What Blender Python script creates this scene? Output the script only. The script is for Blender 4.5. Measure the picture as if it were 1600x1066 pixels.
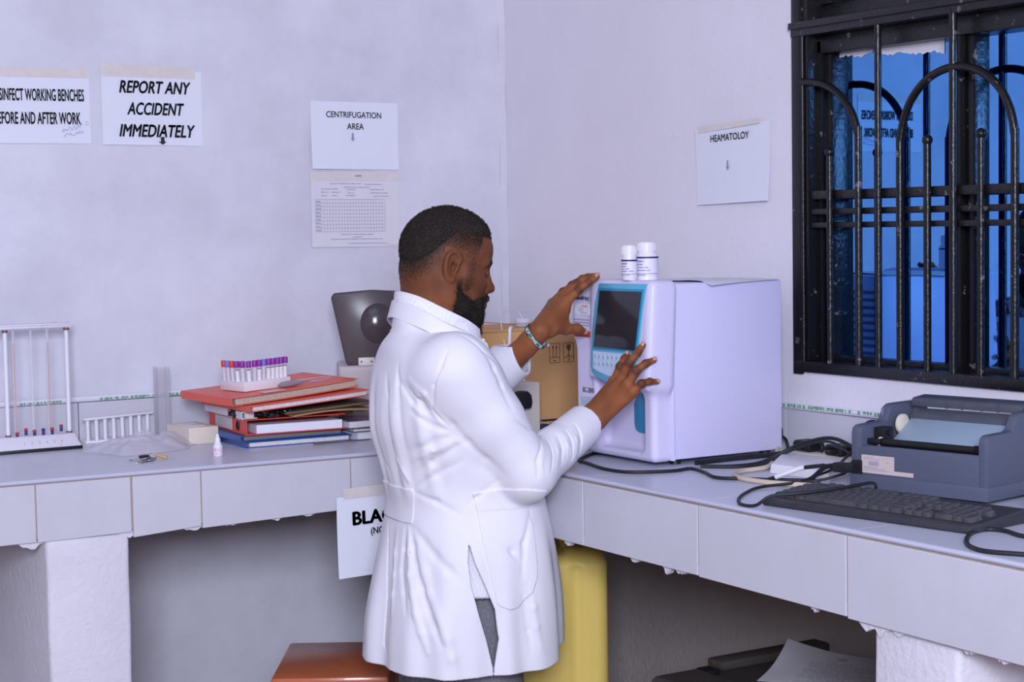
import bpy, bmesh, math, random
import numpy as np
from mathutils import Vector, Matrix, noise as mnoise
random.seed(7)
sc = bpy.context.scene
for o in list(bpy.data.objects): bpy.data.objects.remove(o)
COL = sc.collection
R = math.radians

# ------------------------------------------------------------------ camera
cam_d = bpy.data.cameras.new('camera')
cam_d.sensor_width = 36.0
cam_d.lens = 2779.66 / 1600 * 36.0
cam_d.clip_start = 0.05
cam = bpy.data.objects.new('camera', cam_d)
COL.objects.link(cam)
_yaw, _pit, _rol = .5492, .0642, -.0169
_f = Vector((math.sin(_yaw)*math.cos(_pit), math.cos(_yaw)*math.cos(_pit), -math.sin(_pit)))
_r = Vector((math.cos(_yaw), -math.sin(_yaw), 0)); _u = _r.cross(_f)
_r2 = math.cos(_rol)*_r + math.sin(_rol)*_u; _u2 = -math.sin(_rol)*_r + math.cos(_rol)*_u
cam.matrix_world = Matrix(((_r2.x, _u2.x, -_f.x, -2.9702), (_r2.y, _u2.y, -_f.y, -4.8819), (_r2.z, _u2.z, -_f.z, 1.5503), (0, 0, 0, 1)))
sc.camera = cam

# ------------------------------------------------------------------ world, lamps, exposure
sc.view_settings.view_transform = 'Standard'
sc.view_settings.look = 'None'
sc.view_settings.gamma = 1.0
sc.view_settings.use_curve_mapping = False
sc.view_settings.exposure = -0.35
w = bpy.data.worlds.new('world'); sc.world = w; w.use_nodes = True
w.node_tree.nodes['Background'].inputs[0].default_value = (.35, .55, 1, 1)
w.node_tree.nodes['Background'].inputs[1].default_value = .35
def area(name, loc, target, sx, sy, power, col):
    d = bpy.data.lights.new(name, 'AREA'); d.shape = 'RECTANGLE'; d.size = sx; d.size_y = sy
    d.energy = power; d.color = col
    o = bpy.data.objects.new(name, d); COL.objects.link(o); o.location = loc
    o.rotation_euler = (Vector(target)-Vector(loc)).to_track_quat('-Z', 'Y').to_euler()
    return o
LAV = (.785, .838, 1.03)
area('flash_softbox', (-3.7, -6.2, 2.45), (-.8, -.9, 1.0), 1.2, 1.2, 335, LAV)
area('ceiling_fill', (-2.2, -2.6, 2.98), (-2.2, -2.6, 0), 1.6, .9, 10, LAV)  # unseen overhead area light, added as soft fill

# ------------------------------------------------------------------ materials
def lin(c):
    c = c/255.0
    return c/12.92 if c <= .04045 else ((c+.055)/1.055)**2.4
def rgb(c): return (lin(c[0]), lin(c[1]), lin(c[2]), 1)
MATS = {}
def M(name, col, rough=.5, metal=0, var=None, bump=None, alpha=1, trans=0, ior=1.45, spec=.5, coat=0, sss=0, spots=None):
    """var=(scale, amount 0..1, colour2)  bump=(scale, strength)  spots=(scale, threshold, colour)"""
    if name in MATS: return MATS[name]
    m = bpy.data.materials.new(name); m.use_nodes = True
    nt = m.node_tree; N = nt.nodes; L = nt.links; b = N['Principled BSDF']
    b.inputs['Base Color'].default_value = rgb(col); b.inputs['Roughness'].default_value = rough
    b.inputs['Metallic'].default_value = metal; b.inputs['IOR'].default_value = ior
    b.inputs['Alpha'].default_value = alpha; b.inputs['Transmission Weight'].default_value = trans
    b.inputs['Specular IOR Level'].default_value = spec; b.inputs['Coat Weight'].default_value = coat
    if sss:
        b.inputs['Subsurface Weight'].default_value = sss
        b.inputs['Subsurface Radius'].default_value = (.012, .004, .002); b.inputs['Subsurface Scale'].default_value = .5
    m.diffuse_color = rgb(col)
    tc = N.new('ShaderNodeTexCoord')
    src = None
    if var:
        n = N.new('ShaderNodeTexNoise'); n.inputs['Scale'].default_value = var[0]; n.inputs['Detail'].default_value = 6
        n.inputs['Roughness'].default_value = .62
        L.new(tc.outputs['Object'], n.inputs['Vector'])
        rp = N.new('ShaderNodeValToRGB'); rp.color_ramp.elements[0].position = .38; rp.color_ramp.elements[1].position = .68
        rp.color_ramp.elements[0].color = (0, 0, 0, 1); rp.color_ramp.elements[1].color = (var[1],)*3+(1,)
        L.new(n.outputs['Fac'], rp.inputs['Fac'])
        mx = N.new('ShaderNodeMix'); mx.data_type = 'RGBA'
        L.new(rp.outputs['Color'], mx.inputs['Factor']); mx.inputs[6].default_value = rgb(col); mx.inputs[7].default_value = rgb(var[2])
        src = mx.outputs[2]
    if spots:
        n = N.new('ShaderNodeTexNoise'); n.inputs['Scale'].default_value = spots[0]; n.inputs['Detail'].default_value = 4
        L.new(tc.outputs['Object'], n.inputs['Vector'])
        rp = N.new('ShaderNodeValToRGB'); rp.color_ramp.elements[0].position = spots[1]; rp.color_ramp.elements[1].position = spots[1]+.04
        L.new(n.outputs['Fac'], rp.inputs['Fac'])
        mx = N.new('ShaderNodeMix'); mx.data_type = 'RGBA'
        L.new(rp.outputs['Color'], mx.inputs['Factor'])
        if src: L.new(src, mx.inputs[6])
        else: mx.inputs[6].default_value = rgb(col)
        mx.inputs[7].default_value = rgb(spots[2]); src = mx.outputs[2]
    if src: L.new(src, b.inputs['Base Color'])
    if bump:
        n = N.new('ShaderNodeTexNoise'); n.inputs['Scale'].default_value = bump[0]; n.inputs['Detail'].default_value = 5
        L.new(tc.outputs['Object'], n.inputs['Vector'])
        bp = N.new('ShaderNodeBump'); bp.inputs['Strength'].default_value = bump[1]; bp.inputs['Distance'].default_value = .01
        L.new(n.outputs['Fac'], bp.inputs['Height']); L.new(bp.outputs['Normal'], b.inputs['Normal'])
    MATS[name] = m
    return m

# ------------------------------------------------------------------ mesh builder
def setprops(o, label=None, cat=None, group=None, kind=None):
    if label: o['label'] = label
    if cat: o['category'] = cat
    if group: o['group'] = group
    if kind: o['kind'] = kind
    return o
def thing(name, label, cat, loc=(0, 0, 0), rotz=0, group=None, kind=None):
    o = bpy.data.objects.new(name, None); COL.objects.link(o); o.empty_display_size = .05
    o.matrix_world = Matrix.Translation(loc) @ Matrix.Rotation(rotz, 4, 'Z')
    o.location = loc; o.rotation_euler = (0, 0, rotz)
    return setprops(o, label, cat, group, kind)
def dup(root, loc=None, rot=None, label=None, group=None):
    r = root.copy(); COL.objects.link(r)
    if loc is not None: r.location = loc
    if rot is not None: r.rotation_euler = rot
    if label: r['label'] = label
    if group: r['group'] = group
    for ch in list(root.children):
        c = ch.copy(); COL.objects.link(c); c.parent = r
        for g in list(ch.children):
            d = g.copy(); COL.objects.link(d); d.parent = c
    return r
def local_matrix(o):
    m = Matrix.Identity(4)
    while o is not None:
        m = Matrix.LocRotScale(o.location, o.rotation_euler, o.scale) @ m
        o = o.parent
    return m
def catmull(pts, n=8):
    P = [Vector(p) for p in pts]
    if len(P) < 3: return P
    P = [P[0]*2-P[1]] + P + [P[-1]*2-P[-2]]
    out = []
    for i in range(1, len(P)-2):
        a, b, c, d = P[i-1:i+3]
        for k in range(n):
            t = k/n
            out.append(.5*((2*b)+(c-a)*t+(2*a-5*b+4*c-d)*t*t+(3*b-a-3*c+d)*t**3))
    out.append(P[-2]); return out
class MB:
    def __init__(s): s.bm = bmesh.new()
    def _in(s, bm2, mtx=None):
        if mtx is not None: bmesh.ops.transform(bm2, matrix=mtx, verts=bm2.verts)
        me = bpy.data.meshes.new('t'); bm2.to_mesh(me); bm2.free(); s.bm.from_mesh(me); bpy.data.meshes.remove(me)
        return s
    def box(s, a, b, bev=0, mtx=None, seg=2):
        bm = bmesh.new()
        c = [(a[i]+b[i])/2 for i in range(3)]; d = [abs(b[i]-a[i]) for i in range(3)]
        bmesh.ops.create_cube(bm, size=1, matrix=Matrix.Translation(c) @ Matrix.Diagonal((*d, 1)))
        if bev: bmesh.ops.bevel(bm, geom=list(bm.edges), offset=min(bev, min(d)*.49), segments=seg, affect='EDGES', profile=.5)
        return s._in(bm, mtx)
    def hexa(s, pts, bev=0):
        """eight corners: bottom four then top four, same order"""
        bm = bmesh.new(); v = [bm.verts.new(p) for p in pts]
        for f in ((3, 2, 1, 0), (4, 5, 6, 7), (0, 1, 5, 4), (1, 2, 6, 5), (2, 3, 7, 6), (3, 0, 4, 7)): bm.faces.new([v[i] for i in f])
        bmesh.ops.recalc_face_normals(bm, faces=bm.faces)
        if bev: bmesh.ops.bevel(bm, geom=list(bm.edges), offset=bev, segments=2, affect='EDGES', profile=.5)
        return s._in(bm)
    def lathe(s, prof, mtx=None, n=24, cap=True):
        bm = bmesh.new(); rings = []
        for r, z in prof: rings.append([bm.verts.new((r*math.cos(2*math.pi*k/n), r*math.sin(2*math.pi*k/n), z)) for k in range(n)])
        for i in range(len(rings)-1):
            for k in range(n): bm.faces.new((rings[i][k], rings[i][(k+1) % n], rings[i+1][(k+1) % n], rings[i+1][k]))
        if cap:
            if prof[0][0] > 1e-6: bm.faces.new(rings[0][::-1])
            if prof[-1][0] > 1e-6: bm.faces.new(rings[-1])
        bmesh.ops.remove_doubles(bm, verts=bm.verts, dist=1e-6)
        bmesh.ops.recalc_face_normals(bm, faces=bm.faces)
        return s._in(bm, mtx)
    def cyl(s, a, b, r, n=16, r2=None):
        a = Vector(a); b = Vector(b); d = b-a
        q = d.to_track_quat('Z', 'Y').to_matrix().to_4x4()
        return s.lathe([(r, 0), (r if r2 is None else r2, d.length)], Matrix.Translation(a) @ q, n)
    def ball(s, c, r, sc3=(1, 1, 1), n=16, mtx=None):
        bm = bmesh.new()
        bmesh.ops.create_uvsphere(bm, u_segments=n, v_segments=max(6, n//2), radius=1, matrix=Matrix.Translation(c) @ Matrix.Diagonal((r*sc3[0], r*sc3[1], r*sc3[2], 1)))
        return s._in(bm, mtx)
    def tube(s, pts, r, n=10, smooth=8, radii=None):
        P = catmull(pts, smooth) if smooth else [Vector(p) for p in pts]
        bm = bmesh.new(); rings = []; up = None
        for i, p in enumerate(P):
            t = (P[min(i+1, len(P)-1)]-P[max(i-1, 0)]).normalized()
            if up is None: up = t.orthogonal().normalized()
            up = (up-t*up.dot(t)).normalized(); sd = t.cross(up)
            rr = r if radii is None else radii[0]+(radii[1]-radii[0])*i/(len(P)-1)
            rings.append([bm.verts.new(p+rr*(math.cos(2*math.pi*k/n)*up+math.sin(2*math.pi*k/n)*sd)) for k in range(n)])
        for i in range(len(rings)-1):
            for k in range(n): bm.faces.new((rings[i][k], rings[i][(k+1) % n], rings[i+1][(k+1) % n], rings[i+1][k]))
        bm.faces.new(rings[0][::-1]); bm.faces.new(rings[-1])
        return s._in(bm)
    def prism(s, poly, h, mtx=None, bev=0, z0=0):
        bm = bmesh.new()
        lo = [bm.verts.new((x, y, z0)) for x, y in poly]; hi = [bm.verts.new((x, y, z0+h)) for x, y in poly]
        n = len(poly); bm.faces.new(lo[::-1]); bm.faces.new(hi)
        for i in range(n): bm.faces.new((lo[i], lo[(i+1) % n], hi[(i+1) % n], hi[i]))
        bmesh.ops.recalc_face_normals(bm, faces=bm.faces)
        if bev: bmesh.ops.bevel(bm, geom=list(bm.edges), offset=bev, segments=2, affect='EDGES', profile=.5)
        return s._in(bm, mtx)
    def grid(s, fn, nu, nv, mtx=None, closeu=False):
        bm = bmesh.new(); V = [[bm.verts.new(fn(i/nu, j/nv)) for j in range(nv+1)] for i in range(nu if closeu else nu+1)]
        for i in range(nu):
            for j in range(nv):
                bm.faces.new((V[i][j], V[(i+1) % len(V)][j], V[(i+1) % len(V)][j+1], V[i][j+1]))
        return s._in(bm, mtx)
    def sheet(s, fn, nu, nv, th, mtx=None):
        """a grid given a real thickness along its normals"""
        bm = bmesh.new(); V = [[bm.verts.new(fn(i/nu, j/nv)) for j in range(nv+1)] for i in range(nu+1)]
        for i in range(nu):
            for j in range(nv): bm.faces.new((V[i][j], V[i+1][j], V[i+1][j+1], V[i][j+1]))
        bmesh.ops.recalc_face_normals(bm, faces=bm.faces)
        bmesh.ops.solidify(bm, geom=list(bm.faces), thickness=th)
        return s._in(bm, mtx)
    def add(s, verts, faces):
        bm = bmesh.new(); v = [bm.verts.new(p) for p in verts]
        for f in faces: bm.faces.new([v[i] for i in f])
        return s._in(bm)
    def build(s, name, mat, parent=None, smooth=True, local=False, ang=40):
        """geometry is given in world space unless local; stored in the parent's frame"""
        me = bpy.data.meshes.new(name)
        s.bm.normal_update(); s.bm.to_mesh(me); s.bm.free()
        if parent is not None and not local: me.transform(local_matrix(parent).inverted())
        me.materials.append(mat)
        if smooth:
            me.shade_smooth()
            try: me.set_sharp_from_angle(angle=R(ang))
            except Exception: pass
        o = bpy.data.objects.new(name, me); COL.objects.link(o)
        if parent is not None: o.parent = parent
        return o
def solo(mb, name, mat, label, cat, origin=None, group=None, kind=None, smooth=True):
    """a thing that is one mesh; its origin put at its base"""
    o = mb.build(name, mat, None, smooth)
    if origin is not None:
        o.data.transform(Matrix.Translation(Vector(origin)*-1)); o.location = origin
    return setprops(o, label, cat, group, kind)
def basis(o, x, y):
    """matrix with origin o, unit axes x, y and x cross y"""
    x = Vector(x).normalized(); z = x.cross(Vector(y)).normalized(); y = z.cross(x)
    return Matrix(((x.x, y.x, z.x, o[0]), (x.y, y.y, z.y, o[1]), (x.z, y.z, z.z, o[2]), (0, 0, 0, 1)))
def text(name, body, mtx, mat, parent, width=None, height=None, bold=0, shear=0, align='CENTER', depth=.0004, add_to=None):
    """flat lettering as a mesh, its own plane = mtx xy, scaled to the width/height given"""
    cu = bpy.data.curves.new('t', 'FONT'); cu.body = body; cu.size = 1; cu.offset = 0; cu.shear = shear
    cu.extrude = 0; cu.resolution_u = 3
    ob = bpy.data.objects.new('t', cu); COL.objects.link(ob)
    bpy.context.view_layer.update()
    me = bpy.data.meshes.new_from_object(ob.evaluated_get(bpy.context.evaluated_depsgraph_get()))
    bpy.data.objects.remove(ob); bpy.data.curves.remove(cu)
    co = np.array([v.co[:] for v in me.vertices])
    x0, x1 = co[:, 0].min(), co[:, 0].max(); y0, y1 = co[:, 1].min(), co[:, 1].max()
    sy = height/(y1-y0) if height else None; sx = width/(x1-x0) if width else None
    if sx is None: sx = sy
    if sy is None: sy = sx
    cx = (x0+x1)/2 if align == 'CENTER' else (x0 if align == 'LEFT' else x1)
    if bold:                                     # heavier strokes: the same outline laid over itself, shifted a little
        bm = bmesh.new(); bm.from_mesh(me); nv = len(bm.verts)
        base = bm.copy()
        for k, (dx, dy) in enumerate(((-bold, 0), (bold, 0), (0, bold*.7), (0, -bold*.7), (-bold*.5, 0), (bold*.5, 0))):
            t = base.copy(); bmesh.ops.translate(t, vec=(dx, dy, 0), verts=t.verts); tm = bpy.data.meshes.new('t'); t.to_mesh(tm); t.free(); bm.from_mesh(tm); bpy.data.meshes.remove(tm)
        bm.to_mesh(me); bm.free(); base.free()
    me.transform(mtx @ Matrix.Diagonal((sx, sy, 1, 1)) @ Matrix.Translation((-cx, -(y0+y1)/2, depth)))
    if add_to is not None:
        add_to.bm.from_mesh(me); bpy.data.meshes.remove(me); return None
    if parent is not None: me.transform(local_matrix(parent).inverted())
    me.name = name; me.materials.clear(); me.materials.append(mat)
    o = bpy.data.objects.new(name, me); COL.objects.link(o); o.parent = parent
    return o
def flatpoly(mb, poly, mtx, z=.0004):
    mb.add([mtx @ Vector((x, y, z)) for x, y in poly], [list(range(len(poly)))])
# ------------------------------------------------------------------ signed distance modelling (surface nets)
def V3(*a): return np.array(a, float)
class SDF:
    """ordered list of (op, fn, centre, radius, k): 'u' smooth union, 's' smooth cut, 'd' displacement"""
    def __init__(s): s.ops = []
    def _add(s, op, fn, c, r, k): s.ops.append((op, fn, np.array(c, float), float(r), float(k))); return s
    def capsule(s, a, b, r0, r1=None, k=.01, op='u', flat=None):
        a = np.array(a, float); b = np.array(b, float); r1 = r0 if r1 is None else r1
        ab = b-a; L2 = float(ab@ab)+1e-12
        def fn(P):
            d = P-a; t = np.clip(d@ab/L2, 0, 1); q = d-t[:, None]*ab
            return np.sqrt((q*q).sum(1))-(r0+(r1-r0)*t)
        return s._add(op, fn, (a+b)/2, math.sqrt(L2)/2+max(r0, r1), k)
    def chain(s, pts, rad, k=.008, op='u'):
        for i in range(len(pts)-1): s.capsule(pts[i], pts[i+1], rad[i], rad[i+1], k, op)
        return s
    def ell(s, c, r, k=.01, op='u', rot=None):
        c = np.array(c, float); r = np.array(r, float)
        def fn(P):
            q = P-c
            if rot is not None: q = q@rot
            k0 = np.sqrt(((q/r)**2).sum(1)); k1 = np.sqrt(((q/(r*r))**2).sum(1))+1e-9
            return k0*(k0-1)/k1
        return s._add(op, fn, c, r.max(), k)
    def rbox(s, lo, hi, rd, k=.01, op='u', mtx=None):
        lo = np.array(lo, float); hi = np.array(hi, float); c = (lo+hi)/2; hb = (hi-lo)/2-rd
        if mtx is None: mi = None; cw = c
        else:
            mi = np.array(mtx.inverted()); cw = np.array(mtx @ Vector(c))
        def fn(P):
            q = P if mi is None else P@mi[:3, :3].T+mi[:3, 3]
            q = np.abs(q-c)-hb
            return np.sqrt((np.maximum(q, 0)**2).sum(1))+np.minimum(q.max(1), 0)-rd
        return s._add(op, fn, cw, np.linalg.norm(hb)+rd, k)
    def func(s, fn, c, r, k=.01, op='u'): return s._add(op, fn, c, r, k)
    def cull(s, c, rb):
        n = SDF(); n.ops = [o for o in s.ops if o[0] == 'i' or (o[0] == 'd' and o[3] > 5) or np.linalg.norm(o[2]-c)-o[3] < rb+o[4]+.03]; return n
    def __call__(s, P):
        d = np.full(len(P), 1.0)
        for op, fn, c, r, k in s.ops:
            e = fn(P) if op != 'd' else fn(P, d)
            if op == 'd': d = d+e
            elif op == 'i': d = np.maximum(d, e)
            elif op == 'u':
                if k <= 0: d = np.minimum(d, e)
                else: h = np.maximum(k-np.abs(d-e), 0)/k; d = np.minimum(d, e)-h*h*k*.25
            else:
                e = -e
                if k <= 0: d = np.maximum(d, e)
                else: h = np.maximum(k-np.abs(d-e), 0)/k; d = np.maximum(d, e)+h*h*k*.25
        return d
def surface_nets(f, lo, hi, h, n=16, project=True):
    lo = np.array(lo, float); hi = np.array(hi, float)
    nb = np.maximum(1, np.ceil((hi-lo)/(h*n)).astype(int)); NX, NY, NZ = (nb*n+2)
    loc = np.stack(np.meshgrid(*[np.arange(n+1)]*3, indexing='ij'), -1).reshape(-1, 3)
    half = n*h*math.sqrt(3)/2
    bl = np.stack(np.meshgrid(*[np.arange(k) for k in nb], indexing='ij'), -1).reshape(-1, 3)
    fc = f(lo+(bl+.5)*n*h); bl = bl[np.abs(fc) < half*1.6+.01]
    keys = []; pos = []; quads = []
    corners = [(0, 0, 0), (1, 0, 0), (0, 1, 0), (1, 1, 0), (0, 0, 1), (1, 0, 1), (0, 1, 1), (1, 1, 1)]
    edges = [(0, 1), (2, 3), (4, 5), (6, 7), (0, 2), (1, 3), (4, 6), (5, 7), (0, 4), (1, 5), (2, 6), (3, 7)]
    key = lambda I: ((I[:, 0]+1)*NY+(I[:, 1]+1))*NZ+(I[:, 2]+1)
    for b in bl:
        o = b*n; c = lo+(b+.5)*n*h
        fb = f.cull(c, half) if hasattr(f, 'cull') else f
        D = fb(lo+(o+loc)*h).reshape((n+1,)*3); S_ = D < 0
        if S_.all() or not S_.any(): continue
        cnt = sum(S_[a:a+n, b_:b_+n, c_:c_+n].astype(int) for a, b_, c_ in corners)
        I = np.argwhere((cnt > 0) & (cnt < 8))
        if len(I):
            vals = np.stack([D[I[:, 0]+a, I[:, 1]+b_, I[:, 2]+c_] for a, b_, c_ in corners], 1)
            acc = np.zeros((len(I), 3)); m = np.zeros(len(I))
            for p, q in edges:
                vp, vq = vals[:, p], vals[:, q]; x = (vp < 0) != (vq < 0)
                t = np.where(x, vp/np.where(x, vp-vq, 1), 0)
                cp = np.array(corners[p], float); cq = np.array(corners[q], float)
                acc += np.where(x[:, None], cp+t[:, None]*(cq-cp), 0); m += x
            keys.append(key(I+o)); pos.append(lo+(I+o+acc/m[:, None])*h)
        for ax in range(3):
            sl0 = [slice(0, n)]*3; sl1 = [slice(0, n)]*3; sl1[ax] = slice(1, n+1)
            A = S_[tuple(sl0)]; B = S_[tuple(sl1)]; E = np.argwhere(A != B)
            if not len(E): continue
            u, v = (ax+1) % 3, (ax+2) % 3; du = np.zeros(3, int); dv = np.zeros(3, int); du[u] = 1; dv[v] = 1
            Eg = E+o; fl = A[E[:, 0], E[:, 1], E[:, 2]]
            q = np.stack([key(Eg-du-dv), key(Eg-dv), key(Eg), key(Eg-du)], 1)
            q[~fl] = q[~fl][:, ::-1]; quads.append(q)
    keys = np.concatenate(keys); pos = np.concatenate(pos); quads = np.concatenate(quads)
    s = np.argsort(keys); keys = keys[s]; pos = pos[s]
    ix = np.searchsorted(keys, quads); ix = np.clip(ix, 0, len(keys)-1); ok = (keys[ix] == quads).all(1)
    quads = ix[ok]
    if project:
        d = np.zeros(len(pos)); G = np.zeros((len(pos), 3)); e = h*.35
        order = np.lexsort(((pos[:, 2]/(.05)).astype(int), (pos[:, 1]/.05).astype(int), (pos[:, 0]/.05).astype(int)))
        cid = (np.floor(pos/.05)).astype(int); cid -= cid.min(0); ck = (cid[:, 0]*4096+cid[:, 1])*4096+cid[:, 2]
        od = np.argsort(ck, kind='stable'); bd = np.flatnonzero(np.diff(ck[od]))+1
        for idx in np.split(od, bd):
            P = pos[idx]; c = (P.min(0)+P.max(0))/2; fb = f.cull(c, .05) if hasattr(f, 'cull') else f
            Q = np.concatenate([P]+[P+e*np.eye(3)[a]*sg for a in range(3) for sg in (1, -1)]); F = fb(Q).reshape(7, -1)
            d[idx] = F[0]
            for a in range(3): G[idx, a] = (F[1+2*a]-F[2+2*a])/(2*e)
        g2 = (G*G).sum(1)+1e-6; st = -(d/g2)[:, None]*G
        L = np.linalg.norm(st, axis=1); st *= np.minimum(1, .7*h/(L+1e-9))[:, None]; pos = pos+st
    return pos, quads
def np_mesh(name, pos, quads):
    me = bpy.data.meshes.new(name)
    me.vertices.add(len(pos)); me.vertices.foreach_set('co', np.ascontiguousarray(pos, np.float32).ravel())
    me.loops.add(quads.size); me.loops.foreach_set('vertex_index', np.ascontiguousarray(quads, np.int32).ravel())
    me.polygons.add(len(quads)); me.polygons.foreach_set('loop_start', np.arange(len(quads), dtype=np.int32)*quads.shape[1])
    me.polygons.foreach_set('use_smooth', np.ones(len(quads), bool))
    me.update(calc_edges=True); me.validate()
    return me
def sdf_obj(name, f, lo, hi, h, mat, parent, project=True):
    pos, quads = surface_nets(f, lo, hi, h, project=project)
    me = np_mesh(name, pos, quads)
    if parent is not None: me.transform(local_matrix(parent).inverted())
    me.materials.append(mat)
    o = bpy.data.objects.new(name, me); COL.objects.link(o); o.parent = parent
    return o
# ------------------------------------------------------------------ palette
m_wall = M('wall_paint', (226, 224, 234), .75, var=(2.3, .5, (184, 180, 190)), bump=(55, .16))
m_wall2 = M('wall_paint_side', (236, 231, 239), .7, var=(1.8, .2, (198, 193, 202)), bump=(70, .15))
m_plaster = M('rough_plaster', (224, 220, 228), .85, var=(5, .25, (200, 194, 200)), bump=(70, .3))
m_under_shade = M('under_bench_shade_plaster', (176, 166, 160), .85, var=(3, .3, (152, 142, 136)), bump=(60, .3))  # darker grey-brown plaster colour, standing in for shade below the bench
m_ceil = M('ceiling_paint', (206, 202, 208), .9)
m_far = M('far_wall_paint', (176, 172, 176), .8)
m_floor = M('cement_floor', (100, 72, 56), .7, var=(4, .4, (80, 58, 46)), bump=(40, .2))
m_tile = M('glazed_tile', (205, 203, 212), .22, var=(7, .16, (180, 174, 172)))
m_top = M('bench_tile', (206, 208, 222), .3, var=(9, .2, (190, 188, 196)))
m_grout = M('grout', (164, 150, 140), .9, bump=(120, .4))
m_trimw = M('trim_plastic', (226, 224, 232), .4)
m_green = M('green_print', (112, 168, 134), .5)
m_black = M('black_paint', (20, 19, 22), .32, spots=(38, .66, (110, 100, 98)), bump=(90, .15))
m_blackp = M('black_plastic', (26, 26, 30), .45)
m_rubber = M('cable_rubber', (32, 32, 38), .5)
m_ink = M('black_ink', (34, 32, 40), .6)
m_inkg = M('grey_ink', (150, 150, 172), .6)
m_inkb = M('blue_ink', (120, 124, 178), .6)
m_paper = M('paper', (232, 233, 243), .65)
m_paper2 = M('aged_paper', (226, 222, 228), .65)
m_tape = M('old_tape', (226, 218, 214), .35, var=(30, .4, (206, 196, 188)))
m_white = M('white_plastic', (236, 232, 238), .35)
m_cream = M('cream_card', (226, 214, 196), .6)

# ------------------------------------------------------------------ room shell
def S(mb, name, m): return setprops(mb.build(name, m, None, smooth=False), kind='structure')
S(MB().box((-5.2, 0, 0), (.25, .2, 3.1)), 'wall_back', m_wall)
wr = MB().box((0, -1.42, 0), (.25, 0, 3.1)).box((0, -6.6, 0), (.25, -1.42, 1.172)).box((0, -6.6, 1.172), (.25, -3.1, 3.1)).box((0, -3.1, 2.72), (.25, -1.42, 3.1))
S(wr, 'wall_right', m_wall2)
S(MB().box((-5.4, -6.6, 0), (-5.2, .2, 3.1)), 'wall_left', m_far)
S(MB().box((-5.4, -6.8, 0), (.25, -6.6, 3.1)), 'wall_front', m_far)
S(MB().box((-5.4, -6.8, -.1), (.25, .2, 0)), 'floor', m_floor)
S(MB().box((-5.4, -6.8, 3.1), (.25, .2, 3.2)), 'ceiling', m_ceil)
# plaster fillet in the corner of the two walls
S(MB().grid(lambda a, b: (-.016*(1-a)+.001*math.sin(40*b), -.016*a+.0015*math.sin(31*b+1), 1.1+2.0*b), 1, 40), 'trim_1', m_wall)
# backsplash tiles and the plastic edging over them
bs = MB()
for a, b in ((-2.9, -1.9), (-1.897, -1.42), (-1.417, -.94), (-.937, -.45), (-.447, -.014)): bs.box((a, -.013, .965), (b, 0, 1.078), .001)
for a, b in ((-.014, -.45), (-.453, -.93), (-.933, -1.385), (-1.388, -1.86), (-1.863, -2.34), (-2.343, -3.4)): bs.box((-.013, b, .965), (0, a, 1.074), .001)
S(bs, 'trim_2', m_tile)
ed = MB().tube([(-2.9, -.012, 1.084), (-1.3, -.012, 1.088), (-.02, -.012, 1.092)], .0085, 8).tube([(-.012, -.02, 1.088), (-.012, -1.3, 1.082), (-.012, -3.4, 1.098)], .0085, 8)
S(ed, 'trim_3', m_trimw)
S(MB().box((-.004, -3.4, 0), (0, -.001, .83)), 'wall_shade_panel', m_under_shade)  # thin sheet added over the right wall, bench shade painted into its colour
gp = MB(); rr = random.Random(4)
def glyphs(mb, p0, d, n, hgt, side):
    x = 0
    for i in range(n):
        w_ = rr.uniform(.006, .013)
        for k in range(rr.choice((2, 3))):
            a = x+rr.uniform(0, w_*.7); z0 = rr.uniform(0, hgt*.5)
            q = Vector(p0)+Vector(d)*a; q2 = q+Vector(d)*rr.choice((.002, .006)); h0 = q.z+z0; h1 = q.z+hgt if q2 != q else q.z+z0+.002
            e = .0004+.0012*rr.random()
            mb.box((min(q.x, q2.x)-(e if side == 'R' else 0), min(q.y, q2.y)-(e if side == 'L' else 0), h0), (max(q.x, q2.x)+(.0004 if side == 'R' else 0), max(q.y, q2.y)+(.0004 if side == 'L' else 0), max(h0+.002, h1)))
        x += w_+.004
for x0, n in ((-1.72, 6), (-1.585, 6), (-1.52, 5), (-1.36, 9), (-1.27, 7), (-1.20, 8), (-1.1, 7)): glyphs(gp, (x0, -.0205, 1.080+.004*(x0+1.7)), (1, 0, 0), n, .008, 'L')
for y0, n in ((-1.33, 5), (-1.40, 9), (-1.5, 7), (-1.58, 5), (-1.66, 9), (-1.92, 9), (-2.03, 8), (-2.12, 7)): glyphs(gp, (-.0205, y0, 1.080-.007*(y0+1.4)), (0, -1, 0), n, .009, 'R')
S(gp, 'trim_4', m_green)

# ------------------------------------------------------------------ window
m_glass = bpy.data.materials.new('blue_mirror_glass'); m_glass.use_nodes = True
nt = m_glass.node_tree; nt.nodes.remove(nt.nodes['Principled BSDF'])
gl = nt.nodes.new('ShaderNodeBsdfGlossy'); gl.inputs['Color'].default_value = (.13, .39, .86, 1); gl.inputs['Roughness'].default_value = .012
tr = nt.nodes.new('ShaderNodeBsdfTransparent'); tr.inputs['Color'].default_value = (.1, .25, .6, 1)
mx = nt.nodes.new('ShaderNodeMixShader'); mx.inputs[0].default_value = .12
nt.links.new(gl.outputs[0], mx.inputs[1]); nt.links.new(tr.outputs[0], mx.inputs[2]); nt.links.new(mx.outputs[0], nt.nodes['Material Output'].inputs[0])
win = thing('window_1', None, None, (.03, -2.2, 1.172), kind='structure')
fr = MB()
fr.box((-.012, -3.1, 1.172), (.10, -1.42, 1.2), .003)                                     # bottom rail
fr.box((-.008, -1.442, 1.165), (.10, -1.408, 2.72), .003).box((.0, -1.462, 1.2), (.10, -1.442, 2.72), .003)   # jamb
fr.box((-.012, -3.1, 2.012), (.10, -1.41, 2.044), .003).box((-.02, -3.1, 2.030), (.0, -1.41, 2.047), .002)     # transom
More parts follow.
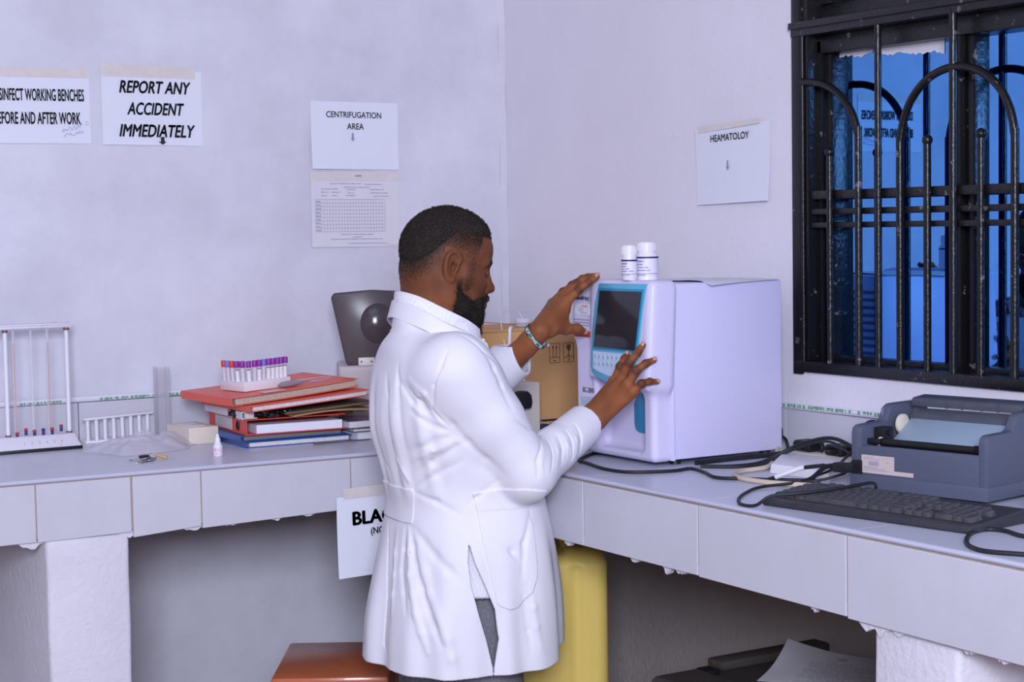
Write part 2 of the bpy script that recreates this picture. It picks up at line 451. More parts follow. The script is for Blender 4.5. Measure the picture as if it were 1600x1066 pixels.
fr.box((.03, -3.1, 1.967), (.11, -1.44, 2.012), .003)
fr.box((.045, -1.497, 1.195), (.095, -1.46, 2.0), .004).box((.03, -1.478, 1.195), (.06, -1.462, 2.0), .002)     # casement stile
fr.box((.035, -1.945, 1.195), (.10, -1.906, 2.72), .004).box((.05, -1.972, 1.195), (.09, -1.952, 2.0), .003)  # mullion
fr.box((.05, -1.91, 1.195), (.095, -1.49, 1.212), .003).box((.05, -3.1, 1.195), (.095, -1.97, 1.212), .003)
fr.box((.05, -3.1, 2.05), (.09, -1.46, 2.09), .003).box((.045, -1.50, 2.09), (.09, -1.46, 2.72), .003)
fr.box((.0, -3.12, 1.172), (.10, -3.08, 2.72), .003).box((0, -3.1, 2.69), (.10, -1.41, 2.73), .003)
fr.build('frame', m_black, win)
MB().box((.075, -1.91, 1.205), (.079, -1.49, 1.99)).box((.075, -3.1, 1.205), (.079, -1.965, 1.99)).build('pane', m_glass, win, False)
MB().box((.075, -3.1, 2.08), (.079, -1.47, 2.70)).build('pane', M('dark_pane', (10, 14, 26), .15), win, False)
mb = MB(); rr = random.Random(9)
n = 46
pts = []
for i in range(n+1):
    t = i/n; y = -1.497-.36*t
    z = (1.957 if t < .33 else 1.968 if t < .38 else 1.954-.016*(t-.38)/.62)+.003*math.sin(t*23)+rr.uniform(-.003, .003)
    pts.append((y, z))
for i in range(n):
    (y0, z0), (y1, z1) = pts[i], pts[i+1]
    mb.add([(.0735, y0, z0), (.0735, y1, z1), (.0735, y1, 1.985), (.0735, y0, 1.985)], [(0, 1, 2, 3)])
mb.build('torn_paper_strip', m_paper2, win, False)
# burglar bars: round rods, arches, ball finials and flat cross bars
gr = thing('window_grille', 'black steel burglar grille with arches and ball tipped rods before the blue window', 'window grille', (-.005, -1.96, 1.2))
X = -.004
def rod(y, z1, r=.0085): MB().cyl((X, y, 1.198), (X, y, z1), r, 14).build('bar', m_black, gr)
rod(-1.717, 2.012); rod(-1.960, 2.035, .0095); rod(-1.4465, 2.03, .005); rod(-2.2, 2.03); rod(-2.44, 2.03, .0095); rod(-2.68, 2.03); rod(-2.92, 2.03, .0095)
for y, z in ((-1.5455, 1.716), (-1.879, 1.729), (-2.044, 1.735), (-2.36, 1.73), (-2.52, 1.73), (-2.84, 1.73)):
    f = MB().cyl((X, y, 1.198), (X, y, z), .0085, 14).build('finial_rod', m_black, gr)
    b_ = MB().ball((X, y, z+.004), .0125).build('ball_tip', m_black, f)
    b_.data.transform(Matrix.Translation((0, 0, 0)))
def arch(y0, y1, z0, zt, half=False):
    pts = []
    if half:   # left quarter: from the jamb down to its leg
        for k in range(13):
            a = R(90*k/12); pts.append((X, y0+(y1-y0)*math.sin(a), z0+(zt-z0)*math.cos(a)))
        pts = [(X, y0+.02, zt+.006)]+pts
    else:
        c = (y0+y1)/2
        pts.append((X, y0, 1.198))
        for k in range(25):
            a = R(180-180*k/24); yy = c+(y0-c)*-math.cos(a); pts.append((X, yy, z0+(zt-z0)*math.sin(a)**.85))
    pts.append((X, y1, 1.198))
    MB().tube(pts, .0095, 12, 4).build('arch', m_black, gr)
arch(-1.462, -1.648, 1.735, 1.896, True); arch(-1.790, -2.143, 1.70, 1.893); arch(-2.27, -2.62, 1.70, 1.893); arch(-2.75, -3.07, 1.70, 1.893)
for z0, z1 in ((1.601, 1.627), (1.563, 1.582), (1.530, 1.548)):
    MB().box((X+.006, -3.09, z0+.004), (X+.018, -1.47, z1), .002).build('cross_bar', m_black, gr)

# ------------------------------------------------------------------ the masonry bench in the corner
bench = thing('tiled_workbench', 'corner laboratory bench of masonry faced with white tiles, chipped along its lower edge', 'workbench', (-1.0, -.4, 0), kind=None)
ZB = .97
mb = MB()
mb.prism([(-2.9, -.013), (-2.9, -.672), (-1.835, -.718), (-.876, -.768), (-.7, -.775), (-.695, -1.4), (-.697, -2.4), (-.69, -3.4), (-.013, -3.4), (-.013, -.013)], .041, z0=ZB-.05)
mb.build('slab', m_grout, bench, False)
mb = MB()                                   # top tiles with fine joints
xs = [-2.9, -2.31, -1.83, -1.352, -.952, -.70]
for i in range(5):
    for (ya, yb) in ((-.016, -.39), (-.392, None)):
        x0, x1 = xs[i]+.001, xs[i+1]-.001
        fy = lambda x: -.715-.05*(x+1.835)/.96 if x < -.876 else -.768
        a = fy(x0) if yb is None else yb; b = fy(x1) if yb is None else yb
        mb.hexa([(x0, a, ZB-.01), (x1, b, ZB-.01), (x1, ya, ZB-.01), (x0, ya, ZB-.01), (x0, a, ZB), (x1, b, ZB), (x1, ya, ZB), (x0, ya, ZB)])
ys = [-.016, -.50, -.98, -1.494, -1.925, -2.383, -2.85, -3.4]
for i in range(7):
    for xa, xb in ((-.696, -.34), (-.338, -.016)): mb.box((xa, ys[i+1]+.001, ZB-.01), (xb, ys[i]-.001, ZB))
mb.build('worktop', m_top, bench, False)
m_edge = M('edge_trim', (196, 196, 214), .3)
MB().tube([(-2.9, -.675, ZB-.003), (-1.835, -.721, ZB-.003), (-.876, -.772, ZB-.003), (-.70, -.779, ZB-.003)], .0055, 8, 0).tube([(-.700, -.775, ZB-.003), (-.700, -1.4, ZB-.003), (-.702, -2.4, ZB-.003), (-.695, -3.4, ZB-.003)], .0055, 8, 0).build('edge_strip', m_edge, bench)
rr = random.Random(3)
def fascia(segs, left):
    mb = MB()
    for (a, b, zt0, zt1, zb0, zb1) in segs:
        if left:
            fy = lambda x: -.715-.05*(x+1.835)/.96
            mb.hexa([(a, fy(a)-.014, zb0), (b, fy(b)-.014, zb1), (b, fy(b)+.02, zb1), (a, fy(a)+.02, zb0), (a, fy(a)-.014, zt0), (b, fy(b)-.014, zt1), (b, fy(b)+.02, zt1), (a, fy(a)+.02, zt0)], .0015)
        else:
            mb.hexa([(-.712, a, zb0), (-.68, a, zb0), (-.68, b, zb1), (-.712, b, zb1), (-.712, a, zt0), (-.68, a, zt0), (-.68, b, zt1), (-.712, b, zt1)], .0015)
    return mb
zt = ZB-.0100
MB().prism([(-2.9, -.677), (-1.835, -.7265), (-.876, -.7765), (-.70, -.786), (-.7095, -.786), (-.7095, -3.4), (-.66, -3.4), (-.66, -.74), (-.876, -.73), (-1.835, -.68), (-2.9, -.63)], .130, z0=.832).build('grout_bed', m_grout, bench, False)
fascia([(-2.9, -2.25, zt, zt, .82, .82), (-2.247, -1.759, zt, zt, .82, .823), (-1.756, -1.529, zt, zt, .822, .826), (-1.524, -1.353, zt, zt, .812, .824), (-1.350, -.952, zt, zt, .818, .83), (-.949, -.70, zt, zt, .83, .83)], True).build('fascia', m_tile, bench, False)
fascia([(-.79, -1.03, zt, zt, .815, .815), (-1.033, -1.492, zt, zt, .813, .812), (-1.496, -1.924, zt, zt, .812, .811), (-1.928, -2.381, zt, zt, .809, .806), (-2.385, -2.86, zt, zt, .803, .800), (-2.863, -3.4, zt, zt, .80, .80)], False).build('fascia', m_tile, bench, False)
# mortar crumbs hanging from the lower edge
def crumb(p, d, w_, h, nseg=7, th=.012):
    top = [Vector(p)+Vector(d)*(w_*i/nseg) for i in range(nseg+1)]
    bot = [q-Vector((0, 0, h*rr.uniform(.45, 1)*(math.sin(math.pi*(i+.6)/(nseg+1.2))**.6))) for i, q in enumerate(top)]
    nrm = Vector(d).cross((0, 0, 1))*th
    mb = MB()
    for i in range(nseg):
        mb.hexa([bot[i], bot[i+1], bot[i+1]-nrm, bot[i]-nrm, top[i], top[i+1], top[i+1]-nrm, top[i]-nrm])
    mb.build('mortar_crumb', m_plaster, bench, False)
for x, w_, h in ((-1.80, .07, .022), (-1.56, .05, .014), (-1.40, .07, .012), (-1.30, .05, .008), (-1.17, .04, .006), (-1.08, .03, .005)):
    crumb((x, -.715-.05*(x+1.835)/.96-.006, .828), (1, 0, 0), w_, h+.006)
for y, w_, h in ((-1.40, .03, .008), (-1.67, .03, .008), (-1.79, .03, .014), (-1.835, .04, .008), (-2.27, .03, .012), (-2.403, .085, .034), (-2.49, .04, .022), (-2.535, .02, .012), (-2.665, .035, .022), (-2.745, .035, .02)):
    crumb((-.704, y, .813), (0, -1, 0), w_, h+.006)
def pillar(x0, x1, y0, y1, seed):
    bm_ = MB(); r2 = random.Random(seed); nz = 16
    def ring(z):
        o = []
        for cx, cy in ((x0, y0), (x1, y0), (x1, y1), (x0, y1)): o.append((cx, cy, z))
        return o
    bm_.box((x0, y0, 0), (x1, y1, .825), .012, seg=3)
    bm = bm_.bm
    bmesh.ops.subdivide_edges(bm, edges=[e for e in bm.edges if abs(e.verts[0].co.z-e.verts[1].co.z) > .3], cuts=nz)
    for v in bm.verts:
        q = mnoise.noise_vector(v.co*5+Vector((seed, 0, 0))); v.co += Vector((q.x, q.y, 0))*.005
    return bm_
pillar(-1.738, -1.532, -.735, -.02, 2).build('pillar', m_plaster, bench)
pillar(-.695, -.02, -2.655, -2.437, 5).build('pillar', m_plaster, bench)

# ------------------------------------------------------------------ notices on the walls
def notice_L(label, x0, x1, z0, z1, tilt=0, mat=None, name='paper_notice', curl=.006, cat='notice'):
    """a sheet taped to the back wall"""
    root = thing(name, label, cat, ((x0+x1)/2, -.001, z0))
    c = Vector(((x0+x1)/2, 0, (z0+z1)/2)); w_, h = x1-x0, z1-z0
    mt = Matrix.Translation(c) @ Matrix.Rotation(tilt, 4, 'Y') @ Matrix.Rotation(R(90), 4, 'X')
    MB().sheet(lambda a, b: mt @ Vector(((a-.5)*w_, (b-.5)*h, .0022+curl*(1-b)**2*(.6+.4*math.cos(3*a)))), 14, 14, .0004).build('sheet', mat or m_paper, root)
    return root, mt
def tape(root, mt, poly, z=.003): 
    mb = MB(); flatpoly(mb, poly, mt, z); mb.build('tape', m_tape, root, False)
def arrow(root, mt, x, y, w_, h, mat, z=.004):
    mb = MB(); flatpoly(mb, [(x-w_*.22, y+h/2), (x-w_*.22, y-h*.1), (x-w_/2, y-h*.1), (x, y-h/2), (x+w_/2, y-h*.1), (x+w_*.22, y-h*.1), (x+w_*.22, y+h/2)][::-1], mt, z)
    mb.build('arrow', mat, root, False)
def off(mt, x, y, z=.003): return mt @ Matrix.Translation((x, y, z))
r_, mt = notice_L('white paper sign reading disinfect working benches, taped at the far left of the back wall', -1.668, -1.354, 1.801, 2.008, R(-.4), curl=.002)
text('lettering', 'DISINFECT WORKING BENCHES', off(mt, .140, .030, .0045), m_ink, r_, .252, .032, .032, 0, 'RIGHT')
text('lettering', 'BEFORE AND AFTER WORK', off(mt, .128, -.034, .0052), m_ink, r_, .240, .032, .032, 0, 'RIGHT')
mb = MB()
rr = random.Random(2)
for line, (sx, sy) in enumerate(((.075, -.068), (.077, -.084))):
    q = [mt @ Vector((sx+.0028*k+rr.uniform(-.002, .002), sy+rr.uniform(-.006, .006)+k*.0007, .0062)) for k in range(22)]
    mb.tube(q, .0004, 4, 3)
mb.tube([mt @ Vector((.146+.004*math.cos(a*.6), -.048+.005*math.sin(a*.6), .0058)) for a in range(11)], .0004, 4, 3)
mb.build('handwriting', m_inkb, r_)
tape(r_, mt, [(-.157, .078), (.155, .078), (.157, .104), (-.157, .104)])
r_, mt = notice_L('white paper sign reading report any accident immediately in bold slanted capitals', -1.320, -1.022, 1.799, 2.012, R(.3), curl=.003)
cx, cz = -1.171, 1.9055
for s_, xa, xb, z_ in (('REPORT ANY', -1.268, -1.057, 1.963), ('ACCIDENT', -1.246, -1.078, 1.902), ('IMMEDIATELY', -1.271, -1.047, 1.840)):
    text('lettering', s_, off(mt, (xa+xb)/2-cx, z_-cz, .0042 if z_ > 1.9 else .0058), m_ink, r_, xb-xa, .034, .034, .25)
arrow(r_, mt, -1.145-cx, 1.812-cz, .024, .022, m_ink, .0078)
tape(r_, mt, [(-.147, .085), (.13, .085), (.13, .118), (-.152, .122)])
r_, mt = notice_L('white paper sign reading centrifugation area with a grey arrow, above the printed form', -.678, -.383, 1.732, 1.936, R(.4), curl=.009)
cx, cz = -.5305, 1.834
text('lettering', 'CENTRIFUGATION', off(mt, -.534-cx, 1.897-cz, .0035), m_ink, r_, .185, .018, .014)
text('lettering', 'AREA', off(mt, -.530-cx, 1.862-cz, .0045), m_ink, r_, .056, .018, .014)
arrow(r_, mt, -.540-cx, 1.829-cz, .014, .026, m_inkg, .0062)
r_, mt = notice_L('printed record form with a table of small boxes, taped below the centrifugation sign', -.682, -.387, 1.497, 1.722, R(.3), m_paper2, 'record_form', .003, 'form')
cx, cz = -.5345, 1.6095
mb = MB(); g = lambda a, b, c, d, z=.0052: flatpoly(mb, [(a, b), (c, b), (c, d), (a, d)], mt, z)
for k in range(10): y = -.066+.0108*k; g(-.135, y, .098, y+.0008)
for k in range(24): x = -.135+(.0 if k == 0 else .018)+.0098*max(0, k-1) if k else -.135; g(x, -.066, x+.0006, .0318)
mb.build('table_lines', m_inkg, r_, False)
mb = MB(); rr = random.Random(8)
def scrib(x0, x1, y, h, z=.0045):
    x = x0
    while x < x1:
        w_ = rr.uniform(.001, .003); g(x, y, min(x+w_, x1), y+h*rr.uniform(.6, 1), z); x += w_+rr.uniform(.0007, .0018)
for x0, x1, y in ((-.085, .02, .078), (.03, .09, .076), (-.04, .05, .067), (-.115, -.06, .062), (.05, .095, .06), (-.115, -.09, .052), (-.08, -.05, .052), (-.03, .0, .06), (-.025, -.005, .05), (.05, .11, .05), (-.115, -.095, .042), (-.08, -.06, .042), (-.03, .0, .042), (.06, .115, .04), (-.05, .06, -.076), (-.01, .02, -.084), (-.085, .09, -.090), (-.03, .105, -.103)): scrib(x0, x1, y, .0032)
for k in range(9): scrib(-.133, -.118, -.064+.0108*k, .006)
mb.build('small_print', m_inkg, r_, False)
text('lettering', 'NOTES', off(mt, .01, .103, .0045), m_ink, r_, .02, .006, .004)
tape(r_, mt, [(-.150, .088), (.148, .088), (.149, .112), (-.151, .112)]); tape(r_, mt, [(-.148, -.1125), (.145, -.1125), (.145, -.105), (-.148, -.105)])
# notice on the right wall
root = thing('paper_notice', 'white paper sign with a grey arrow, on the right wall beside the window', 'notice', (-.001, -1.165, 1.60))
mt = Matrix.Translation((0, -1.165, 1.706)) @ Matrix.Rotation(R(-90), 4, 'Z') @ Matrix.Rotation(R(-1.2), 4, 'Y') @ Matrix.Rotation(R(90), 4, 'X')
MB().sheet(lambda a, b: mt @ Vector(((a-.5)*.308, (b-.5)*.206, .0025+.012*(1-b)**2*(.35+.65*a)+.006*b*b*(1-a))), 14, 14, .0004).build('sheet', m_paper, root)
text('lettering', 'HEAMATOLOY', off(mt, -.004, .072, .0085), m_ink, root, .162, .018, .014)
arrow(root, mt, -.012, -.003, .014, .026, m_inkg, .0105)
tape(root, mt, [(-.14, .09), (.12, .098), (.12, .112), (-.14, .108)], .009)
# sign hanging from the bench edge, partly behind the man
root = thing('paper_notice', 'white paper sign with black bold letters hanging from the bench front beside the man', 'notice', (-.93, -.798, .665))
mt = Matrix.Translation((-.855, -.799, .7655)) @ Matrix.Rotation(R(-1.2), 4, 'Y') @ Matrix.Rotation(R(90), 4, 'X')
MB().sheet(lambda a, b: mt @ Vector(((a-.5)*.297-.007*(1-b), (b-.5)*.208, .002+.01*(1-b)**2)), 14, 14, .0004).build('sheet', m_paper, root)
text('lettering', 'BLACK', off(mt, -.106, .046, .006), m_ink, root, .150, .034, .045, 0, 'LEFT')
text('lettering', '(NON- I', off(mt, -.057, .006, .0075), m_ink, root, .072, .023, .026, 0, 'LEFT')
mb = MB(); flatpoly(mb, [(-.13, .098), (.10, .098), (.10, .125), (-.13, .125)], mt, .004); mb.build('tape', m_tape, root, False)
# ================================================================== the analyser on the right bench
m_lav = M('analyser_shell', (218, 211, 238), .32, spec=.4)
m_lav2 = M('analyser_panel', (212, 206, 236), .38, spec=.4)
m_teal = M('teal_bezel', (98, 180, 212), .25)
m_teal2 = M('teal_insert', (44, 142, 184), .3)
m_screen = M('dark_screen', (44, 44, 52), .12)
m_keypad = M('keypad_foil', (196, 214, 236), .35)
an = thing('hematology_analyzer', 'large pale lavender blood analyser with teal bezel and dark screen on the right bench', 'analyser', (-.27, -1.295, ZB))
MB().box((-.428, -1.465, .984), (-.092, -1.125, 1.408), .005).build('cabinet', m_lav2, an)
mb = MB()
for x in (-.40, -.12):
    for y in (-1.43, -1.16): MB().lathe([(.014, 0), (.014, .012), (.011, .016)], Matrix.Translation((x, y, ZB)), 14).build('foot', m_blackp, an)
f = SDF()
f.rbox((-.486, -1.462, .980), (-.424, -1.128, 1.414), .016)
f.rbox((-.481, -1.33, 1.255), (-.424, -1.098, 1.405), .026, k=.03)
tilt = Matrix.Translation((-.515, 0, 1.16)) @ Matrix.Rotation(R(4.0), 4, 'Y')
f.rbox((0, -1.476, -.004), (.08, -1.224, .257), .017, k=.03, mtx=tilt)
f.rbox((-.60, -1.420, 1.002), (-.450, -1.222, 1.175), .02, k=.012, op='s')
f.func(lambda P: np.maximum(P[:, 2]-1.4165, -(P[:, 2]-.978)), (0, 0, 0), 9, 0, op='i')
f.func(lambda P: P[:, 0]+.4245, (0, 0, 0), 9, 0, op='i')
sdf_obj('front_fascia', f, (-.55, -1.50, .96), (-.41, -1.08, 1.44), .0026, m_lav, an)
MB().box((-.434, -1.4685, .982), (-.4265, -1.12, 1.412), .002).build('seam_rim', m_lav, an)
fasc = f
def front_x(y, z):
    a, b = -.56, -.43
    for _ in range(22):
        m = (a+b)/2
        if fasc(np.array([[m, y, z]]))[0] > 0: a = m
        else: b = m
    return a
def snap(o):
    for v in o.data.vertices:
        p = v.co+Vector((-.27, -1.295, ZB)); v.co.x += front_x(p.y, p.z)+.4865
# bezel plane: x toward the camera side, y up along the tilt
bz = basis((-.5155, -1.345, 1.16), (0, -1, 0), (math.sin(R(4)), 0, math.cos(R(4))))
def bzp(y, z): return (-(y+1.345), z-1.16)
teal = [bzp(*q) for q in ((-1.262, 1.408), (-1.462, 1.410), (-1.452, 1.36), (-1.440, 1.27), (-1.428, 1.205), (-1.41, 1.180), (-1.37, 1.166), (-1.32, 1.166), (-1.275, 1.176), (-1.248, 1.188), (-1.241, 1.205), (-1.240, 1.28), (-1.247, 1.36))]
MB().prism(teal, .006, bz, .002, -.002).build('bezel', m_teal, an)
scr = [bzp(*q) for q in ((-1.272, 1.390), (-1.447, 1.391), (-1.430, 1.25), (-1.256, 1.252))]
inner = [bzp(*q) for q in ((-1.267, 1.396), (-1.453, 1.397), (-1.435, 1.245), (-1.250, 1.247))]
MB().prism(inner, .0025, bz, .001, .0035).build('screen_surround', m_teal2, an)
MB().prism(scr, .001, bz, 0, .0058).build('screen', m_screen, an, False)
kp = [bzp(*q) for q in ((-1.252, 1.241), (-1.434, 1.240), (-1.424, 1.205), (-1.40, 1.186), (-1.36, 1.181), (-1.32, 1.184), (-1.28, 1.192), (-1.256, 1.199))]
kpd = MB().prism(kp, .0012, bz, 0, .0042).build('keypad', m_keypad, an, False)
m_key = M('keypad_key', (182, 204, 226), .4); m_keyink = M('keypad_ink', (66, 84, 110), .5)
k0 = None
for r_ in range(2):
    for c_ in range(9 if r_ == 0 else 8):
        x, y = bzp(-1.264-.0185*c_, 1.229-.0175*r_)
        mtx = bz @ Matrix.Translation((x, y, .0054))
        k_ = MB().lathe([(.0062, 0), (.0062, .0006), (.0055, .0009)], mtx, 16).build('key', m_key, kpd)
        mb = MB().box((x-.003, y-.0005, .0062), (x+.003, y+.0005, .0066)) if (c_+r_) % 3 else MB().box((x-.0006, y-.003, .0062), (x+.0006, y+.003, .0066))
        mb.bm.transform(bz); mb.build('key_mark', m_keyink, kpd, False)
# sample bay insert and the printing on the left of the front
ins = [(0, .004), (.012, 0), (.060, 0), (.060, .10), (.02, .10), (.006, .088), (0, .07)]
ins = [(.0, .02), (.006, .006), (.02, 0), (.07, 0), (.07, .10), (.03, .10), (.012, .092), (.0, .072)]
MB().prism(ins, .006, basis((-.4505, -1.338, 1.043), (0, -1, 0), (0, 0, 1)), .002, -.002).build('sample_panel', m_teal2, an)
lp = basis((-.4865, -1.16, 1.0), (0, -1, 0), (0, 0, 1))
def LP(y, z): return (-(y+1.16), z-1.0)
lpu = lp @ Matrix.Translation((0, 0, .0006))
def lrect(name, y0, y1, z0, z1, m, dz=.0012, mt=None):
    a = LP(y0, z0); b = LP(y1, z1); n_ = 6
    mb = MB()
    for q in range(n_): mb.box((a[0]+(b[0]-a[0])*q/n_, a[1], dz-.0012), (a[0]+(b[0]-a[0])*(q+1)/n_, b[1], dz))
    bmesh.ops.remove_doubles(mb.bm, verts=mb.bm.verts, dist=1e-5); mb.bm.transform(mt or lp); return mb.build(name, m, an, False)
m_red = M('red_label', (186, 40, 44), .45); m_lab = M('white_label', (230, 232, 238), .4); m_redink = M('red_ink', (214, 70, 60), .5)
text('lettering', 'mindray', lp @ Matrix.Translation((*LP(-1.168, 1.368), .0012)), m_ink, an, .074, .0145, .03, 0, 'CENTER')
lrect('asset_sticker', -1.128, -1.205, 1.327, 1.354, m_lab)
mb = MB()
rr = random.Random(5)
def fine(mb, y0, y1, z, h, step=.0022):
    y = y0
    while y > y1:
        w_ = rr.uniform(.0008, .0022); a = LP(y, z); b = LP(max(y-w_, y1), z+h*rr.uniform(.5, 1)); mb.box((a[0], a[1], .0011), (b[0], b[1], .0015)); y -= w_+rr.uniform(.0005, .001)
for z, a, b in ((1.341, -1.156, -1.18), (1.336, -1.156, -1.176), (1.331, -1.165, -1.195)): fine(mb, a, b, z, .0026)
for z in (1.313, 1.306, 1.299): fine(mb, -1.125, -1.205, z, .0034)
mb.bm.transform(lp); mb.build('small_print', m_inkg, an, False)
mb = MB(); fine(mb, -1.168, -1.20, 1.347, .0035); mb.bm.transform(lp); mb.build('red_print', m_redink, an, False)
lrect('red_label', -1.125, -1.207, 1.271, 1.286, m_red)
text('lettering', 'BC-2800', lp @ Matrix.Translation((*LP(-1.188, 1.138), .0010)), m_ink, an, .050, .0125, .014)
lrect('status_strip', -1.152, -1.215, 1.098, 1.121, M('status_strip', (186, 194, 212), .3))
MB().lathe([(.003, 0), (.003, .002), (.002, .0025)], lp @ Matrix.Translation((*LP(-1.172, 1.111), .001)), 12).build('status_lamp', M('green_lens', (168, 206, 176), .3), an)
for o in an.children:
    if o.name.split('.')[0] in ('lettering', 'asset_sticker', 'small_print', 'red_print', 'red_label', 'status_strip', 'status_lamp'): snap(o)
# rear of the cabinet: louvres, seen mirrored in the window
for k in range(9): MB().box((-.094, -1.44, 1.36-.020*k), (-.0895, -1.30, 1.368-.020*k), .001).build('rear_louvre', M('louvre_metal', (120, 116, 132), .5), an)
MB().box((-.094, -1.43, 1.06), (-.088, -1.15, 1.2), .002).build('rear_plate', M('rear_plate', (190, 186, 204), .45), an)
pg = MB().box((-.092, -1.432, 1.0), (-.058, -1.40, 1.035), .008); pg.tube([(-.062, -1.416, 1.015), (-.04, -1.416, 1.0), (-.035, -1.42, .977)], .004)
pg.build('power_plug', m_blackp, an)

# things on top of the analyser
def reagent(x, y, z, r, h, capr, caph, label, stripe):
    t = thing('reagent_bottle', label, 'bottle', (x, y, z), R(-58))
    mt = Matrix.Translation((x, y, z)) @ Matrix.Rotation(R(-150), 4, 'Z')
    MB().lathe([(r*.9, 0), (r, .003), (r, h-.014), (r*.96, h-.006), (capr*.97, h), (capr*.97, h+.004)], mt, 40).build('bottle_body', m_white, t)
    cp = MB().lathe([(capr, 0), (capr, caph-.002), (capr*.95, caph), (0, caph)], mt @ Matrix.Translation((0, 0, h+.002)), 40)
    for k in range(30):
        a = 2*math.pi*k/30; cp.cyl((x+capr*math.cos(a), y+capr*math.sin(a), z+h+.004), (x+capr*math.cos(a), y+capr*math.sin(a), z+h+caph-.001), .0006, 5)
    cp.build('cap', m_white, t)
    lb = MB().lathe([(r+.0006, 0), (r+.0006, h*.64)], mt @ Matrix.Translation((0, 0, h*.17)), 40, cap=False).build('bottle_label', M('bottle_paper', (232, 228, 240), .5), t)
    MB().lathe([(r+.0009, 0), (r+.0009, .0042)], mt @ Matrix.Translation((0, 0, h*.79)), 40, cap=False).build('purple_band', stripe, lb)
    mb = MB(); rr = random.Random(int(r*1e4))
    for zz, n_, hh in ((.66, 16, .0042), (.56, 14, .003), (.46, 22, .0026), (.36, 26, .0026), (.255, 30, .0012), (.20, 20, .0022)):
        a = R(165)
        for k in range(n_):
            da = rr.uniform(.03, .09) if hh > .002 else .078
            if rr.random() < .85 or hh < .002:
                a0 = a; a1 = a+da*.7 if hh > .002 else a+da
                p = [(x+(r+.001)*math.cos(q), y+(r+.001)*math.sin(q)) for q in (a0, a1)]
                mb.add([(p[0][0], p[0][1], z+h*zz), (p[1][0], p[1][1], z+h*zz), (p[1][0], p[1][1], z+h*zz+hh), (p[0][0], p[0][1], z+h*zz+hh)], [(0, 1, 2, 3)])
            a += da
    mb.build('label_print', M('label_ink', (110, 104, 150), .5), lb, False)
m_purp = M('dark_purple', (58, 34, 110), .5)
reagent(-.487, -1.372, 1.4165, .0185, .058, .0175, .024, 'smaller white plastic bottle with a dark band, standing on the analyser nearer the man', m_purp)
reagent(-.432, -1.368, 1.413, .0275, .070, .0225, .022, 'larger white plastic bottle with a purple band, standing on the analyser to the right', m_purp)
def toppaper(a, b):
    p = Vector((-.325, -1.484, 0))+Vector((.222, .012, 0))*a+Vector((-.075, .285, 0))*b
    droop = .008*(1-a)**2*max(0, 1-b*9)+.0015*max(0, 1-b*9)
    return (p.x, p.y, 1.4105-droop+.0035*math.sin(math.pi*b)**2*(.4+.6*math.sin(2.4*a+.4))+.0045*(1-a)**2*max(0, .35-b)*max(0, b-.04)*20)
solo(MB().sheet(toppaper, 26, 18, .0004), 'paper_sheet', m_paper, 'loose white paper sheet lying on top of the analyser, its edge hanging over', 'paper', (-.25, -1.3, 1.409))

# ================================================================== behind the man: carton, stabiliser, bottle
m_card = M('cardboard', (208, 160, 106), .75, var=(9, .25, (194, 146, 94)), bump=(200, .08))
ct = thing('cardboard_carton', 'large brown cardboard carton with packing symbols, behind the analyser in the corner', 'carton', (-.39, -.56, ZB))
MB().box((-.64, -.70, ZB), (-.13, -.42, 1.262), .003).build('carton_body', m_card, ct)
for a, b in (((-.645, -.70), (-.125, -.565)), ((-.645, -.555), (-.125, -.42))): MB().box((a[0], a[1]-.002, 1.262), (b[0], b[1], 1.266), .001).build('flap', m_card, ct)
cf = basis((-.64, -.7005, ZB), (1, 0, 0), (0, 0, 1))
m_navy = M('carton_navy_print', (44, 52, 70), .7)
mb = MB().box((.17, .0, -.001), (.51, .028, .0006)); mb.bm.transform(cf); mb.build('printed_band', m_navy, ct, False)
mb = MB().box((.17, .034, -.001), (.51, .040, .0006)); mb.bm.transform(cf); mb.build('printed_band', m_ink, ct, False)
m_cink = M('carton_ink', (96, 66, 44), .7)
def icon(x0, kind):
    w_, z0, z1 = .035, .197, .252; t = .0012; mb = MB(); g = lambda a, b, c, d: mb.box((a, b, 0), (c, d, .0006))
    g(x0, z0, x0+w_, z0+t); g(x0, z1-t, x0+w_, z1); g(x0, z0, x0+t, z1); g(x0+w_-t, z0, x0+w_, z1); g(x0, z0+.013, x0+w_, z0+.013+t)
    g(x0+.013, z0+.005, x0+.022, z0+.0075)
    if kind == 0:
        for c in (.012, .023):
            g(x0+c-.0008, .218, x0+c+.0008, .242); mb.add([(x0+c-.0035, .239, .0006), (x0+c+.0035, .239, .0006), (x0+c, .247, .0006)], [(0, 1, 2)])
        g(x0+.007, .214, x0+.028, .2155)
    else:
        mb.add([(x0+.011, .247, .0006), (x0+.010, .238, .0006), (x0+.0145, .230, .0006), (x0+.0205, .230, .0006), (x0+.025, .238, .0006), (x0+.024, .247, .0006)][::-1], [(0, 1, 2, 3, 4, 5)]); g(x0+.0165, .216, x0+.0185, .231); g(x0+.010, .214, x0+.025, .216)
    mb.bm.transform(cf); mb.build('packing_symbol', m_cink, ct, False)
icon(.351, 0); icon(.398, 1)
st = thing('voltage_stabilizer', 'cream metal box with a black mains plug, standing in front of the carton', 'stabiliser', (-.52, -.80, ZB))
m_beige = M('cream_metal', (216, 206, 196), .45)
MB().box((-.66, -.842, ZB+.004), (-.412, -.712, 1.131), .004).build('case', m_beige, st)
MB().box((-.62, -.80, 1.131), (-.43, -.75, 1.137), .002).box((-.60, -.80, 1.137), (-.585, -.76, 1.15), .003).build('top_bracket', m_white, st)
for x in (-.64, -.43): MB().box((x-.012, -.83, ZB), (x+.012, -.72, ZB+.006), .002).build('foot', m_blackp, st)
pl = MB()
